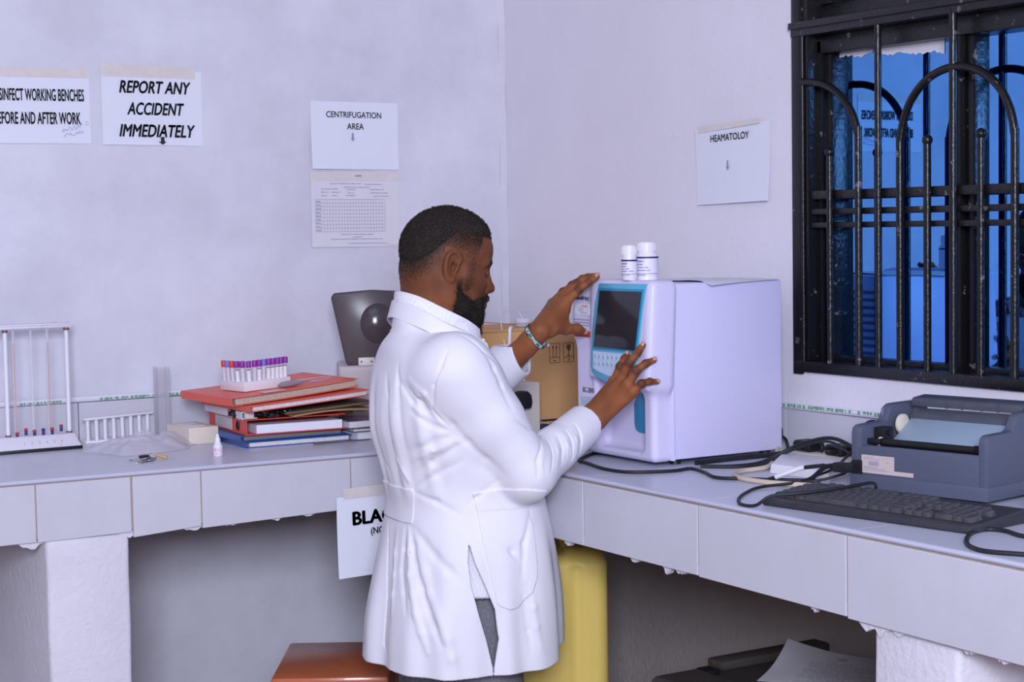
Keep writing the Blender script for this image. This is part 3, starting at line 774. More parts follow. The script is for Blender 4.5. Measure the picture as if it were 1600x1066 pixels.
pl.prism([(-.023, -.022), (.023, -.022), (.027, -.004), (.024, .016), (.013, .027), (-.013, .027), (-.024, .016), (-.027, -.004)], .028, basis((-.478, -.842, 1.085), (1, 0, 0), (0, 0, 1)), .006)
pl.build('mains_plug', m_blackp, st)
pl = MB().cyl((-.478, -.857, 1.066), (-.478, -.857, 1.04), .0075, 12, .006)
for k in range(5): pl.lathe([(.0085, 0), (.0085, .003)], Matrix.Translation((-.478, -.857, 1.058-.0055*k)), 12)
pl.tube([(-.478, -.857, 1.04), (-.48, -.858, 1.01), (-.50, -.862, .985), (-.56, -.866, .977)], .0042)
pl.build('plug_cord', m_blackp, st)
# wash bottle cap with a bent tube, and thin tubing
m_clear = M('clear_plastic', (225, 225, 240), .12, alpha=.38, spec=.6)
cb = thing('clear_container', 'small clear lidded plastic container standing on the cardboard carton', 'container', (-.312, -.60, 1.266))
MB().lathe([(.020, 0), (.022, .002), (.022, .016), (.0, .016)], Matrix.Translation((-.312, -.60, 1.266)), 24).build('container_body', m_clear, cb)
MB().lathe([(.0245, 0), (.0245, .010), (.022, .012), (0, .012)], Matrix.Translation((-.312, -.60, 1.279)), 24).build('lid', M('clear_lid', (226, 224, 240), .2, alpha=.7), cb)
t1 = MB().tube([(-.312, -.60, 1.290), (-.327, -.60, 1.308), (-.365, -.615, 1.318), (-.405, -.64, 1.306), (-.432, -.68, 1.276), (-.438, -.706, 1.22), (-.438, -.7075, 1.17), (-.44, -.7075, 1.145)], .0013, 6)
solo(t1, 'thin_tubing', M('tubing', (226, 218, 226), .3), 'thin clear tubing arching from the container down the face of the carton', 'tubing', (-.438, -.7075, 1.145))
solo(MB().tube([(-.405, -.69, 1.271), (-.42, -.706, 1.270), (-.424, -.7095, 1.25), (-.426, -.709, 1.2), (-.428, -.709, 1.16)], .0045, 8), 'white_hose', m_white, 'short white hose hanging over the top edge of the carton', 'hose', (-.428, -.706, 1.16))
solo(MB().tube([(-.60, -.62, 1.268), (-.48, -.60, 1.285), (-.36, -.58, 1.276), (-.28, -.57, 1.270), (-.2, -.60, 1.2685)], .0011, 6), 'copper_wire', M('copper_wire', (190, 130, 100), .4, .3), 'fine reddish wire lying across the top of the carton', 'wire', (-.4, -.6, 1.268))
solo(MB().tube([(-.412, -.7125, 1.03), (-.39, -.725, 1.03), (-.33, -.74, 1.005), (-.26, -.78, .985), (-.19, -.83, .973)], .001, 6), 'thin_wire', M('thin_wire', (206, 180, 150), .4), 'thin pale wire slanting from the stabiliser across the carton', 'wire', (-.3, -.75, .973))

# ================================================================== right bench: power strip, cables, keyboard, printer
ps = thing('extension_socket', 'flat white extension socket box between analyser and printer', 'extension socket', (-.2, -1.7, ZB))
MB().hexa([(-.33, -1.70, ZB), (-.31, -1.885, ZB), (-.165, -1.82, ZB), (-.19, -1.585, ZB), (-.325, -1.70, ZB+.022), (-.31, -1.88, ZB+.022), (-.165, -1.81, ZB+.028), (-.19, -1.585, ZB+.028)], .003).build('housing', m_white, ps)
st2 = thing('wall_socket_strip', 'cream socket strip against the right wall backsplash, holding two black plugs', 'socket strip', (-.07, -1.6, ZB))
MB().box((-.115, -1.74, ZB), (-.03, -1.47, ZB+.016), .003).build('strip_body', m_cream, st2)
def blackplug(y, label, ln):
    t = thing('power_plug', label, 'plug', (-.07, y, ZB+.016))
    f = SDF(); f.rbox((-.10, y-ln/2, ZB+.016), (-.045, y+ln/2, ZB+.043), .009); f.ell((-.10, y, ZB+.028), (.012, .02, .009), k=.006, op='s')
    sdf_obj('plug_body', f, (-.12, y-ln, ZB), (-.03, y+ln, ZB+.06), .0025, m_blackp, t)
    MB().tube([(-.07, y-ln/2+.004, ZB+.036), (-.07, y-ln/2-.012, ZB+.038), (-.072, y-ln/2-.02, ZB+.028), (-.075, y-ln/2-.016, ZB+.019)], .006).build('plug_lead', m_blackp, t)
blackplug(-1.54, 'black mains plug on the cream strip, nearer the analyser, with a curled lead', .062)
blackplug(-1.655, 'black mains plug on the cream strip, partly hidden by the printer', .06)
def cable(name, pts, r, label, m=m_rubber, cat='cable'):
    return solo(MB().tube(pts, r, 10, 8), name, m, label, cat, (pts[0][0], pts[0][1], ZB))
c = ZB+.004
cable('power_cable', [(-.40, -1.15, c), (-.46, -1.17, c), (-.52, -1.215, c), (-.567, -1.262, c), (-.578, -1.314, c), (-.603, -1.425, c), (-.587, -1.507, c), (-.498, -1.55, c), (-.44, -1.545, c), (-.453, -1.613, c), (-.485, -1.70, c), (-.452, -1.75, c), (-.422, -1.79, c), (-.36, -1.858, c)], .0042, 'thin black cable running in front of the analyser foot along the bench edge')
cable('power_cable', [(-.40, -1.53, c), (-.336, -1.575, c), (-.25, -1.575, c+.002), (-.19, -1.60, 1.004), (-.17, -1.65, 1.026), (-.17, -1.713, 1.041), (-.17, -1.758, 1.041), (-.175, -1.81, 1.03), (-.20, -1.87, 1.02), (-.235, -1.93, 1.016)], .0045, 'thick black cable arching over the white socket box to the printer')
cable('power_cable', [(-.395, -1.54, c), (-.33, -1.592, c), (-.255, -1.60, c+.003), (-.205, -1.625, 1.004), (-.182, -1.68, 1.026), (-.182, -1.74, 1.036), (-.19, -1.80, 1.024), (-.215, -1.87, 1.010), (-.25, -1.94, 1.0)], .0032, 'thinner black cable running just below the thick arching cable')
cable('power_cable', [(-.375, -1.87, c), (-.345, -1.865, .978), (-.30, -1.862, 1.0), (-.27, -1.885, 1.002), (-.25, -1.92, 1.012), (-.245, -1.96, 1.02)], .0055, 'thick black cable rising beside the socket box to the printer')
cable('data_cable', [(-.385, -1.90, .985), (-.36, -1.9, .99), (-.315, -1.90, 1.0), (-.295, -1.92, 1.025), (-.285, -1.945, 1.05), (-.27, -1.965, 1.06)], .003, 'thin black cable climbing the left side of the printer')
cable('data_cable', [(-.12, -1.765, 1.04), (-.12, -1.785, 1.068), (-.12, -1.81, 1.085), (-.12, -1.84, 1.084), (-.125, -1.87, 1.07)], .0035, 'short black cable looping over the back corner of the printer')
cable('cream_cable', [(-.107, -1.466, c+.013), (-.16, -1.52, c+.006), (-.205, -1.566, c+.002), (-.30, -1.655, c+.003), (-.381, -1.666, c+.002), (-.432, -1.70, c+.002), (-.46, -1.765, c+.002), (-.452, -1.842, c+.002), (-.427, -1.898, c+.002), (-.397, -1.965, c+.002), (-.372, -1.99, c+.002)], .0058, 'thick cream cable bent in an S on the bench between analyser and keyboard', M('cream_rubber', (206, 190, 172), .5))
cable('keyboard_cable', [(-.335, -1.965, 1.0), (-.37, -1.93, .985), (-.44, -1.895, .978), (-.507, -1.878, c), (-.584, -1.925, c), (-.645, -1.979, c), (-.684, -2.037, c), (-.686, -2.085, .978), (-.665, -2.11, .998), (-.62, -2.145, 1.004), (-.56, -2.17, 1.009), (-.50, -2.178, 1.013), (-.45, -2.168, 1.012), (-.42, -2.15, 1.002), (-.408, -2.135, .984)], .0034, 'black keyboard cable looping round the left end of the keyboard and over its keys')
cable('black_cable', [(-.36, -2.72, c), (-.44, -2.68, c), (-.513, -2.643, c), (-.499, -2.577, c), (-.515, -2.545, c), (-.562, -2.555, c), (-.632, -2.61, c), (-.672, -2.664, c), (-.672, -2.72, c), (-.60, -2.82, c), (-.5, -2.9, c)], .0045, 'loop of black cable on the bench to the right of the keyboard')
solo(MB().tube([(-.40, -1.512, .981), (-.285, -1.521, .983), (-.20, -1.530, .984), (-.154, -1.534, .985)], .0065, 10), 'power_cable', m_rubber, 'stiff black cable end poking out beside the base of the analyser', 'cable', (-.28, -1.52, ZB))
# keyboard
m_kb = M('keyboard_case', (48, 48, 56), .5, var=(30, .35, (70, 66, 66))); m_kc = M('keycap', (62, 64, 74), .5, var=(60, .5, (104, 94, 88)), spec=.3)
kb = thing('computer_keyboard', 'dusty black full size computer keyboard lying in front of the printer', 'keyboard', (-.643, -2.056, ZB), math.atan2(-.503, .08))
def prof(u): return [(u, -.002, .002), (u, .0, .016), (u, .03, .019), (u, .19, .031), (u, .192, .010), (u, .18, .0)]
mb = MB(); n = 10
def kbsec(i, j):
    p = [(-.0, .002, 0), (.0, -.003, .004), (0, -.002, .014), (0, .008, .0185), (0, .035, .0185), (0, .17, .0285), (0, .186, .0275), (0, .191, .022), (0, .189, .004), (0, .18, 0)]
    return p[j]
P_ = [(.002, 0), (-.003, .004), (-.002, .013), (.007, .018), (.035, .0175), (.168, .0275), (.186, .0265), (.191, .021), (.189, .004), (.18, 0)]
mb.prism(P_, .505, Matrix(((0, 0, 1, 0), (1, 0, 0, 0), (0, 1, 0, 0), (0, 0, 0, 1))), .0018)
# local y of the keyboard points to the wall
mb.build('case', m_kb, kb, True, True)
for x in (.04, .46): MB().box((x-.012, .15, 0), (x+.012, .185, .006)).build('foot', m_kb, kb, False, True)
kproto = {}
def keycap(w_, d_):
    k_ = (round(w_, 4), round(d_, 4))
    if k_ not in kproto:
        a, b, h = w_/2, d_/2, .0115; i = .0030
        kproto[k_] = MB().hexa([(-a, -b, 0), (a, -b, 0), (a, b, 0), (-a, b, 0), (-a+i, -b+i*.6, h), (a-i, -b+i*.6, h), (a-i, b-i*1.4, h), (-a+i, b-i*1.4, h)], .0009)
        me = bpy.data.meshes.new('key'); kproto[k_].bm.to_mesh(me); me.materials.append(m_kc); me.shade_smooth(); me.set_sharp_from_angle(angle=R(30)); kproto[k_] = me
    return kproto[k_]
PT = .0212
def key(x, row, w_=1, d_=1, kx=0):
    y = .030+row*.0213+(.006 if row == 5 else 0); zz = .0165+(y-.03)*.075
    o = bpy.data.objects.new('key', keycap(w_*PT-.0016, d_*.0205-.0012)); COL.objects.link(o); o.parent = kb
    o.location = (.012+(x+w_/2)*PT, y+(d_-1)*.0106, zz); o.rotation_euler = (.075, 0, 0)
x = 0
for w_ in (1.25, 1.25, 1.25, 6.25, 1.25, 1.25, 1.25, 1.25): key(x, 0, w_); x += w_
for q in (15.3, 16.3, 17.3): key(q, 0)
key(18.6, 0, 2); key(20.6, 0); key(21.6, 0, 1, 2.0)
x = 0
for w_ in [2.25]+[1]*10+[2.75]: key(x, 1, w_); x += w_
key(16.3, 1)
for q in (18.6, 19.6, 20.6): key(q, 1)
x = 0
for w_ in [1.75]+[1]*11+[2.25]: key(x, 2, w_); x += w_
for q in (18.6, 19.6, 20.6): key(q, 2)
x = 0
for w_ in [1.5]+[1]*12+[1.5]: key(x, 3, w_); x += w_
for q in (15.3, 16.3, 17.3, 18.6, 19.6, 20.6): key(q, 3)
key(21.6, 3, 1, 2.0-1)
x = 0
for w_ in [1]*13+[2]: key(x, 4, w_); x += w_
for q in (15.3, 16.3, 17.3, 18.6, 19.6, 20.6): key(q, 4)
for q in (0, 2, 3, 4, 5, 6.5, 7.5, 8.5, 9.5, 11, 12, 13, 14): key(q, 5)
# printer
m_pr = M('printer_plastic', (86, 91, 110), .5, bump=(300, .05)); m_pr2 = M('printer_lid', (74, 78, 92), .5, var=(40, .3, (104, 98, 98)))
m_prb = M('printer_plate', (152, 172, 190), .4)
pr = thing('dot_matrix_printer', 'grey blue dot matrix printer with its lid open, behind the keyboard', 'printer', (-.352, -2.001, ZB), math.atan2(-.98, .19))
YZ = Matrix(((0, 0, 1, 0), (1, 0, 0, 0), (0, 1, 0, 0), (0, 0, 0, 1)))     # prism drawn in (depth, height), swept along the length
def sw(poly, u0, u1, bev=.002): return MB().prism(poly, u1-u0, YZ, bev, u0)
LN = .338
side = [(0, .012), (0, .126), (.004, .136), (.014, .141), (.085, .142), (.095, .146), (.112, .172), (.125, .178), (.235, .178), (.25, .165), (.25, .012)]
def rnd(a): return a
sw(side, 0, .026, .004).build('side_block', m_pr, pr, True, True)
sw(side, LN-.022, LN, .004).build('side_block', m_pr, pr, True, True)
sw([(0, .012), (0, .094), (.005, .099), (.014, .099), (.017, .092), (.017, .012)], .02, LN-.02, .0015).build('front_wall', m_pr, pr, True, True)
sw([(.02, .012), (.02, .055), (.245, .055), (.25, .012)], .02, LN-.02, .001).build('base_tray', m_blackp, pr, True, True)
sw([(-.003, .006), (-.003, .034), (.0, .036), (.25, .036), (.25, .006)], -.002, LN+.002, .002).build('base_skirt', m_pr, pr, True, True)
for u in (.03, LN-.03):
    for v in (.03, .22): MB().lathe([(.012, 0), (.012, .008)], Matrix.Translation((u, v, 0)), 14).build('foot', m_blackp, pr, True, True)
sw([(.066, .092), (.068, .096), (.150, .146), (.154, .142), (.15, .130), (.076, .084)], .05, LN-.024, .001).build('paper_plate', m_prb, pr, True, True)
for k in range(7): MB().box((.075+.034*k, .050, .088), (.077+.034*k, .072, .101), .0006).build('guide_tooth', m_white, pr, True, True)
sw([(.050, .078), (.050, .090), (.060, .094), (.07, .085), (.07, .078)], .05, LN-.03, .001).build('plate_lip', m_prb, pr, True, True)
ro = MB().cyl((.05, .036, .104), (LN-.026, .036, .104), .0085, 20); ro.build('roller', m_blackp, pr, True, True)
for k in range(6): MB().lathe([(.0105, 0), (.0105, .0022)], Matrix.Translation((LN-.052+.0036*k, .036, .104)) @ Matrix.Rotation(R(90), 4, 'Y'), 16).build('roller_rib', m_blackp, pr, True, True)
for u in (.050, LN-.028): MB().lathe([(.011, 0), (.011, .003), (.006, .0035)], Matrix.Translation((u, .036, .104)) @ Matrix.Rotation(R(90), 4, 'Y'), 18).build('roller_collar', m_cream, pr, True, True)
MB().box((.03, .04, .10), (.058, .075, .135), .003).box((.027, .02, .10), (.06, .035, .112), .002).build('carriage_bracket', m_blackp, pr, True, True)
MB().cyl((.026, .058, .122), (.062, .058, .122), .006, 12).build('carriage_knob', m_blackp, pr, True, True)
MB().lathe([(.022, 0), (.022, .006), (.017, .008)], Matrix.Translation((.042, .125, .135)) @ Matrix.Rotation(R(90), 4, 'Y'), 24).build('platen_gear', m_cream, pr, True, True)
sw([(.150, .128), (.152, .150), (.168, .168), (.176, .166), (.172, .12)], .045, LN-.022, .001).build('lid_inner', m_pr2, pr, True, True)
ld = sw([(.156, .172), (.156, .186), (.162, .191), (.206, .195), (.212, .19), (.21, .178)], .046, LN-.018, .002); ld.build('lid', m_pr2, pr, True, True)
for u in (.135, .175, .222, .262): MB().box((u, .1535, .171), (u+.004, .158, .19), .001).build('lid_hinge', m_pr2, pr, True, True)
MB().box((.028, -.0008, .040), (.112, .0, .079)).build('rating_label', M('rating_label', (206, 190, 186), .5), pr, False, True)
MB().box((.112, -.0008, .040), (.160, .0, .049)).build('rating_label', M('rating_label', (206, 190, 186), .5), pr, False, True)
mb = MB(); rr = random.Random(11)
u = .047
while u < .073: w_ = rr.choice((.0006, .001, .0015)); mb.box((u, -.0012, .057), (u+w_, -.0006, .066)); u += w_+.0009
mb.build('barcode', m_inkg, pr, False, True)
mb = MB()
for z0, a, b in ((.098, .034, .06), (.0945, .034, .075), (.078, .034, .07), (.0745, .034, .09), (.071, .034, .097), (.098, .082, .086), (.098, .092, .097), (.09, .09, .098)):
    u = a
    while u < b: w_ = rr.uniform(.001, .0028); mb.box((u, -.0012, z0-.025), (min(u+w_, b), -.0006, z0-.0236)); u += w_+.0011
mb.build('label_print', m_inkg, pr, False, True)
MB().box((.002, -.003, .036), (.030, .002, .066), .002).build('power_inlet', m_blackp, pr, True, True)
MB().box((.006, .10, .142), (.011, .106, .17), .001).build('paper_lever', M('lever', (110, 120, 150), .5), pr, True, True)
m_plug = thing('power_connector', 'black moulded mains connector plugged into the left of the printer', 'connector', (-.37, -2.0, ZB), math.atan2(-.98, .19))
mb = MB().box((-.012, -.0285, .041), (.026, -.0035, .062), .003); mb.build('connector_body', m_blackp, m_plug, True, True)
mb = MB()
for k in range(5): mb.box((-.017-.006*k, -.022+.0004*k, .045+.0006*k), (-.0135-.006*k, -.010-.0004*k, .058-.0008*k), .0012)
mb.box((-.045, -.0195, .048), (-.011, -.0125, .055), .002); mb.build('strain_relief', m_blackp, m_plug, True, True)
mb = MB().tube([(-.043, -.016, .0515), (-.07, -.018, .047), (-.092, -.02, .043)], .0045); mb.build('cord', m_rubber, m_plug, True, True)
mb = MB().tube([(-.092, -.02, .043), (-.102, -.021, .041), (-.13, -.026, .030), (-.165, -.030, .016)], .0056); mb.build('white_cord_tag', m_white, m_plug, True, True)
MB().tube([(-.163, -.030, .017), (-.19, -.034, .008), (-.22, -.036, .0045), (-.25, -.03, .0045)], .0042).build('cord', m_rubber, m_plug, True, True)
bb = thing('black_box', 'small black box with pale dots at the right edge beside the printer', 'box', (-.26, -2.47, ZB), math.atan2(-.98, .19))
MB().box((-.03, -.03, 0), (.09, .06, .05), .003).build('box_body', M('speckled_black', (24, 22, 26), .4, spots=(260, .62, (170, 160, 150))), bb, True, True)
MB().box((-.025, -.031, .030), (.085, -.0295, .044)).build('front_grille', m_blackp, bb, False, True)

# ================================================================== below the bench
m_yel = M('yellow_plastic', (238, 208, 112), .42, sss=.0, spec=.4)
jc = thing('jerrycan', 'yellow plastic jerrycan with a moulded handle under the right bench', 'jerrycan', (-.55, -1.12, .28))
f = SDF()
jm = Matrix.Translation((-.530, -1.075, 0)) @ Matrix.Rotation(R(-24), 4, 'Z')
JF = lambda *a: tuple(jm @ Vector(a))
f.rbox((-.13, -.10, .28), (.13, .10, .722), .035, mtx=jm)
f.rbox((.02, -.075, .66), (.125, .075, .737), .03, k=.02, mtx=jm)
for y in (-.045, .045): f.rbox((-.06, y-.012, .36), (.06, y+.012, .64), .01, k=.012, mtx=jm)
for x in (.045,):
    for y in (-.106, .106): f.capsule(JF(x, y, .33), JF(x, y, .68), .010, .010, k=.02, op='s')
for y in (-.1, .1): f.capsule(JF(-.11, y, .42), JF(-.11, y, .52), .008, .008, k=.008)
f.capsule(JF(-.105, 0, .715), JF(-.10, 0, .752), .014, .013, k=.012); f.capsule(JF(-.10, 0, .752), JF(.02, 0, .762), .013, .013, k=.008); f.capsule(JF(.02, 0, .762), JF(.045, 0, .73), .013, .016, k=.012)
sdf_obj('can_body', f, (-.76, -1.32, .27), (-.30, -.86, .80), .0042, m_yel, jc)
MB().lathe([(.028, 0), (.03, .004), (.03, .024), (.026, .028), (0, .028)], Matrix.Translation(JF(.085, .045, .722)), 20).build('screw_cap', m_yel, jc)
bx = thing('wooden_crate', 'low wooden crate on the floor carrying the yellow jerrycan', 'crate', (-.55, -1.12, 0))
for k in range(5): MB().box((-.70+.076*k, -1.25, .262), (-.63+.076*k, -.91, .28), .002).build('top_slat', M('crate_wood', (150, 110, 72), .7, var=(12, .5, (110, 76, 48))), bx)
for x in (-.70, -.35):
    for y in (-1.24, -.94): MB().box((x, y, 0), (x+.03, y+.03, .262), .002).build('leg', MATS['crate_wood'], bx)
for y in (-1.24, -.925):
    for z in (.06, .16): MB().box((-.70, y-.006, z), (-.32, y+.006, z+.06), .002).build('side_slat', MATS['crate_wood'], bx)
# dark trunk with papers
m_trunk = M('dark_vinyl', (64, 58, 56), .55, bump=(160, .2), var=(14, .3, (84, 76, 72)))
tk = thing('storage_case', 'dark case with a raised rim and rounded corner grip, under the right bench', 'case', (-.27, -1.8, .02))
MB().box((-.50, -2.15, .02), (-.03, -1.545, .485), .012).build('case_body', m_trunk, tk)
MB().box((-.375, -1.575, .484), (-.035, -1.515, .508), .007).build('raised_rim', m_trunk, tk)
f = SDF(); f.rbox((-.575, -1.72, .455), (-.43, -1.55, .50), .02); sdf_obj('corner_grip', f, (-.6, -1.75, .44), (-.4, -1.53, .52), .004, m_trunk, tk)
MB().box((-.44, -1.60, .485), (-.40, -1.555, .5), .004).build('latch', m_blackp, tk)
for x in (-.46, -.07):
    for y in (-2.11, -1.58): MB().lathe([(.018, 0), (.018, .02)], Matrix.Translation((x, y, 0)), 14).build('foot', m_blackp, tk)
def docp(a, b):
    p0 = Vector((-.372, -1.70, .4885)); u = Vector((.17, -.235, 0)); v = Vector((.225, .155, 0))
    p = p0+u*a+v*b; curl = .036*max(0, (b-.3)/.7)**2*(1-a)**2
    return (p.x, p.y, p.z+curl+.004*math.sin(3*a+2*b)**2)
dc = thing('document_sheet', 'printed white letter with a crest lying on the dark case under the bench', 'document', (-.25, -1.72, .4865))
MB().sheet(docp, 18, 18, .0004).build('sheet', m_paper2, dc)
mb = MB(); rr = random.Random(21)
def onp(a0, a1, b, hb):
    q = [docp(a0, b), docp(a1, b), docp(a1, b+hb), docp(a0, b+hb)]; mb.add([(x, y, z+.0012) for x, y, z in q], [(0, 1, 2, 3)])
for k in range(14):
    b = .70-.05*k; a = .28 if k % 4 else .4
    while a < (.9 if k % 5 else .6): w_ = rr.uniform(.02, .07); onp(a, a+w_, b, .010); a += w_+.015
mb.build('print_lines', M('doc_ink', (158, 152, 156), .6), dc, False)
mb = MB()
cx, cy, cz = docp(.5, .84)
for k in range(9):
    a = k*.7; mb.add([(cx, cy, cz+.0012), (cx+.012*math.cos(a), cy+.012*math.sin(a), cz+.0014), (cx+.012*math.cos(a+.4), cy+.012*math.sin(a+.4), cz+.0014)], [(0, 1, 2)])
mb.build('crest', M('doc_ink', (110, 106, 112), .6), dc, False)
dc2 = thing('document_sheet', 'second printed sheet on the dark case, partly hidden by the right pillar', 'document', (-.1, -1.85, .4856))
MB().sheet(lambda a, b: (-.25+.2*a+.10*b, -1.84-.2*a+.2*b, .4856+.001*math.sin(4*a)**2), 12, 12, .0004).build('sheet', m_paper2, dc2)
# stool
m_wood = M('varnished_wood', (192, 106, 68), .3, var=(8, .5, (168, 86, 52)), coat=.3)
sl = thing('wooden_stool', 'varnished reddish brown wooden stool behind the man', 'stool', (-1.02, -.80, 0), -.5492)
MB().box((-.14, -.19, .428), (.15, .19, .452), .008).build('seat', m_wood, sl, True, True)
for x in (-.12, .13):
    for y in (-.16, .16): MB().hexa([(x-.02, y-.02, 0), (x+.02, y-.02, 0), (x+.02, y+.02, 0), (x-.02, y+.02, 0), (x-.02, y-.02, .428), (x+.02, y-.02, .428), (x+.02, y+.02, .428), (x-.02, y+.02, .428)], .003).build('leg', m_wood, sl, True, True)
for y in (-.165, .165): MB().box((-.12, y-.01, .36), (.13, y+.01, .428), .002).build('apron', m_wood, sl, True, True)
for x in (-.125, .135): MB().box((x-.01, -.16, .36), (x+.01, .16, .428), .002).build('apron', m_wood, sl, True, True)
# ================================================================== left bench
# blood sedimentation stand
m_rust = M('white_enamel', (226, 222, 232), .35, spots=(26, .68, (176, 112, 74)))
m_glasst = M('glass_tube', (230, 228, 236), .08, alpha=.30, spec=.8)
m_brown = M('dried_blood_scale', (206, 160, 140), .5)
m_redcap = M('red_cap', (196, 56, 64), .4); m_bluecap = M('indigo_cap', (58, 52, 120), .4)
es = thing('sedimentation_stand', 'white blood sedimentation stand with glass pipettes at the left end of the bench', 'pipette stand', (-1.57, -.13, ZB))
MB().hexa([(-1.690, -.182, ZB+.008), (-1.466, -.182, ZB+.008), (-1.466, -.085, ZB+.008), (-1.690, -.085, ZB+.008), (-1.690, -.150, ZB+.040), (-1.474, -.150, ZB+.040), (-1.474, -.095, ZB+.040), (-1.690, -.095, ZB+.040)], .002).build('base', m_rust, es)
MB().box((-1.692, -.184, ZB), (-1.464, -.083, ZB+.009), .001).build('base_mat', m_blackp, es)
MB().box((-1.70, -.142, 1.299), (-1.470, -.108, 1.306), .0015).box((-1.70, -.144, 1.306), (-1.470, -.106, 1.311), .001).build('top_bar', m_rust, es)
for x in (-1.648, -1.481):
    pz = MB().cyl((x, -.125, ZB+.03), (x, -.125, 1.30), .0055, 14); pz.build('post', m_white, es)
    MB().lathe([(.008, 0), (.008, .006)], Matrix.Translation((x, -.125, ZB+.038)), 14).lathe([(.008, 0), (.008, .006)], Matrix.Translation((x, -.125, 1.290)), 14).build('post_collar', M('rusty_steel', (130, 100, 86), .5, .6), es)
for x, sc_ in ((-1.6265, 0), (-1.579, 0), (-1.5345, 0)):
    tb = MB().cyl((x, -.125, ZB+.035), (x, -.125, 1.30), .0042, 12).build('pipette', m_glasst, es)
for x in (-1.6265, -1.5345):
    mb = MB().box((x-.0012, -.1296, ZB+.05), (x+.0012, -.1292, 1.26))
    for k in range(20): mb.box((x-.003, -.1297, ZB+.06+.0115*k), (x+.0002, -.1293, ZB+.0608+.0115*k))
    mb.build('scale_strip', m_brown, es, False)
text('lettering', '1   2   3   4   5   6', Matrix.Translation((-1.565, -.1672, ZB+.023)) @ Matrix.Rotation(R(45), 4, 'X'), M('worn_print', (206, 176, 150), .5), es, .105, .010, 0)
for k, (x, zz, cm) in enumerate(((-1.628, .0, m_redcap), (-1.604, .010, m_redcap), (-1.581, .004, m_redcap), (-1.557, .006, m_bluecap), (-1.533, .007, m_redcap), (-1.508, .014, m_redcap))):
    o = MB().lathe([(.0042, 0), (.0042, .016), (0, .016)], Matrix.Translation((x, -.14, ZB+.034+zz*.9)), 14).build('socket_tube', m_bluecap, es)
    MB().lathe([(.0052, 0), (.0052, .0045), (.003, .006), (0, .006)], Matrix.Translation((x, -.14, ZB+.0465+zz*.9)), 14).build('tube_cap', cm, o)
# white reaction tube strip
tr_ = thing('tube_strip', 'white plastic rack strip with hanging tube sleeves by the wall', 'tube rack', (-1.32, -.05, ZB))
a0 = Vector((-1.421, -.075, 1.034)); a1 = Vector((-1.215, -.03, 1.036)); ux = (a1-a0).normalized()
bt = basis(a0, ux, (-ux.y, ux.x, 0))
mb = MB().box((-.006, -.012, 0), (.214, .012, .006), .0015); mb.bm.transform(bt); mb.build('rail', m_white, tr_)
for k in range(8):
    mb = MB().lathe([(.0042, -.060), (.0052, -.056), (.0055, 0), (.0065, .001)], bt @ Matrix.Translation((.008+.0275*k, 0, 0)), 14); mb.build('sleeve', m_white, tr_)
MB().box((-1.422, -.082, ZB), (-1.212, -.022, ZB+.006), .001, mtx=None).build('base_plate', m_white, tr_)
# upright clear square tube
cy = thing('clear_square_tube', 'tall clear square plastic tube standing upright against the wall', 'plastic tube', (-1.185, -.045, ZB))
mb = MB()
for q in ((-1.203, -.062, -1.167, -.060), (-1.203, -.030, -1.167, -.028), (-1.203, -.062, -1.201, -.028), (-1.169, -.062, -1.167, -.028)): mb.box((q[0], q[1], ZB+.004), (q[2], q[3], 1.168))
mb.build('tube_wall', M('frosted_clear', (222, 218, 226), .25, alpha=.26), cy, False)
MB().box((-1.206, -.065, ZB), (-1.164, -.025, ZB+.004), .001).build('tube_foot', M('frosted_clear', (216, 214, 228), .25, alpha=.42), cy)
# crumpled clear bag
rr = random.Random(13)
def bag(a, b):
    ang = 2*math.pi*a; e = .5+.5*b
    rx, ry = .150, .115
    edge = 1+.10*math.sin(3*ang+1)+.07*math.sin(5*ang)+.04*math.sin(9*ang+2)
    q = mnoise.noise(Vector((math.cos(ang)*b*3, math.sin(ang)*b*3, 4))); q2 = mnoise.noise(Vector((math.cos(ang)*b*9, math.sin(ang)*b*9, 7)))
    x = rx*b*edge*math.cos(ang); y = ry*b*edge*math.sin(ang)
    z = .036*(1-b**2.2)*(1+.5*q)+.010*abs(q2)*(1-b**4)
    return (-1.355+x+.02, -.300+y+.10*(x), ZB+.0012+max(0, z))
solo(MB().grid(lambda a, b: bag(a, max(b, .001)), 72, 26, closeu=True), 'plastic_bag', M('bag_film', (236, 230, 238), .3, alpha=.44, spec=.8), 'crumpled clear plastic bag lying on the bench between tube strip and keys', 'plastic bag', (-1.26, -.31, ZB))
# keys
ks = thing('key_bunch', 'small bunch of keys with a black fob and a yellow tag', 'keys', (-1.41, -.555, ZB))
m_steel = M('key_steel', (150, 144, 144), .3, .9); m_dk = M('dark_fob', (30, 30, 34), .4)
def kshape(L): return [(0, -.0085), (.010, -.0105), (.019, -.006), (.021, -.003), (L-.004, -.003), (L, 0), (L-.004, .0032), (L-.008, .0022), (L-.012, .0036), (L-.016, .002), (L-.020, .0034), (.021, .003), (.019, .006), (.010, .0105), (0, .0085), (-.004, 0)]
for (x, y, a, z) in ((-1.405, -.552, 200, .002), (-1.402, -.556, 214, .0045), (-1.408, -.545, 178, .007)):
    MB().prism([(a*1.25, b*1.25) for a, b in kshape(.042)], .0024, Matrix.Translation((x, y, ZB+z)) @ Matrix.Rotation(R(a), 4, 'Z') @ Matrix.Rotation(R(4), 4, 'Y'), .0005).build('key', m_steel, ks)
MB().box((-.012, -.008, 0), (.012, .008, .010), .003, mtx=Matrix.Translation((-1.418, -.535, ZB+.004)) @ Matrix.Rotation(R(20), 4, 'Z')).build('fob', m_dk, ks)
MB().tube([(-1.398+.010*math.cos(a*.42), -.546+.008*math.sin(a*.42), ZB+.012+.005*math.sin(a*.42)) for a in range(16)], .0008, 6).build('ring', m_steel, ks)
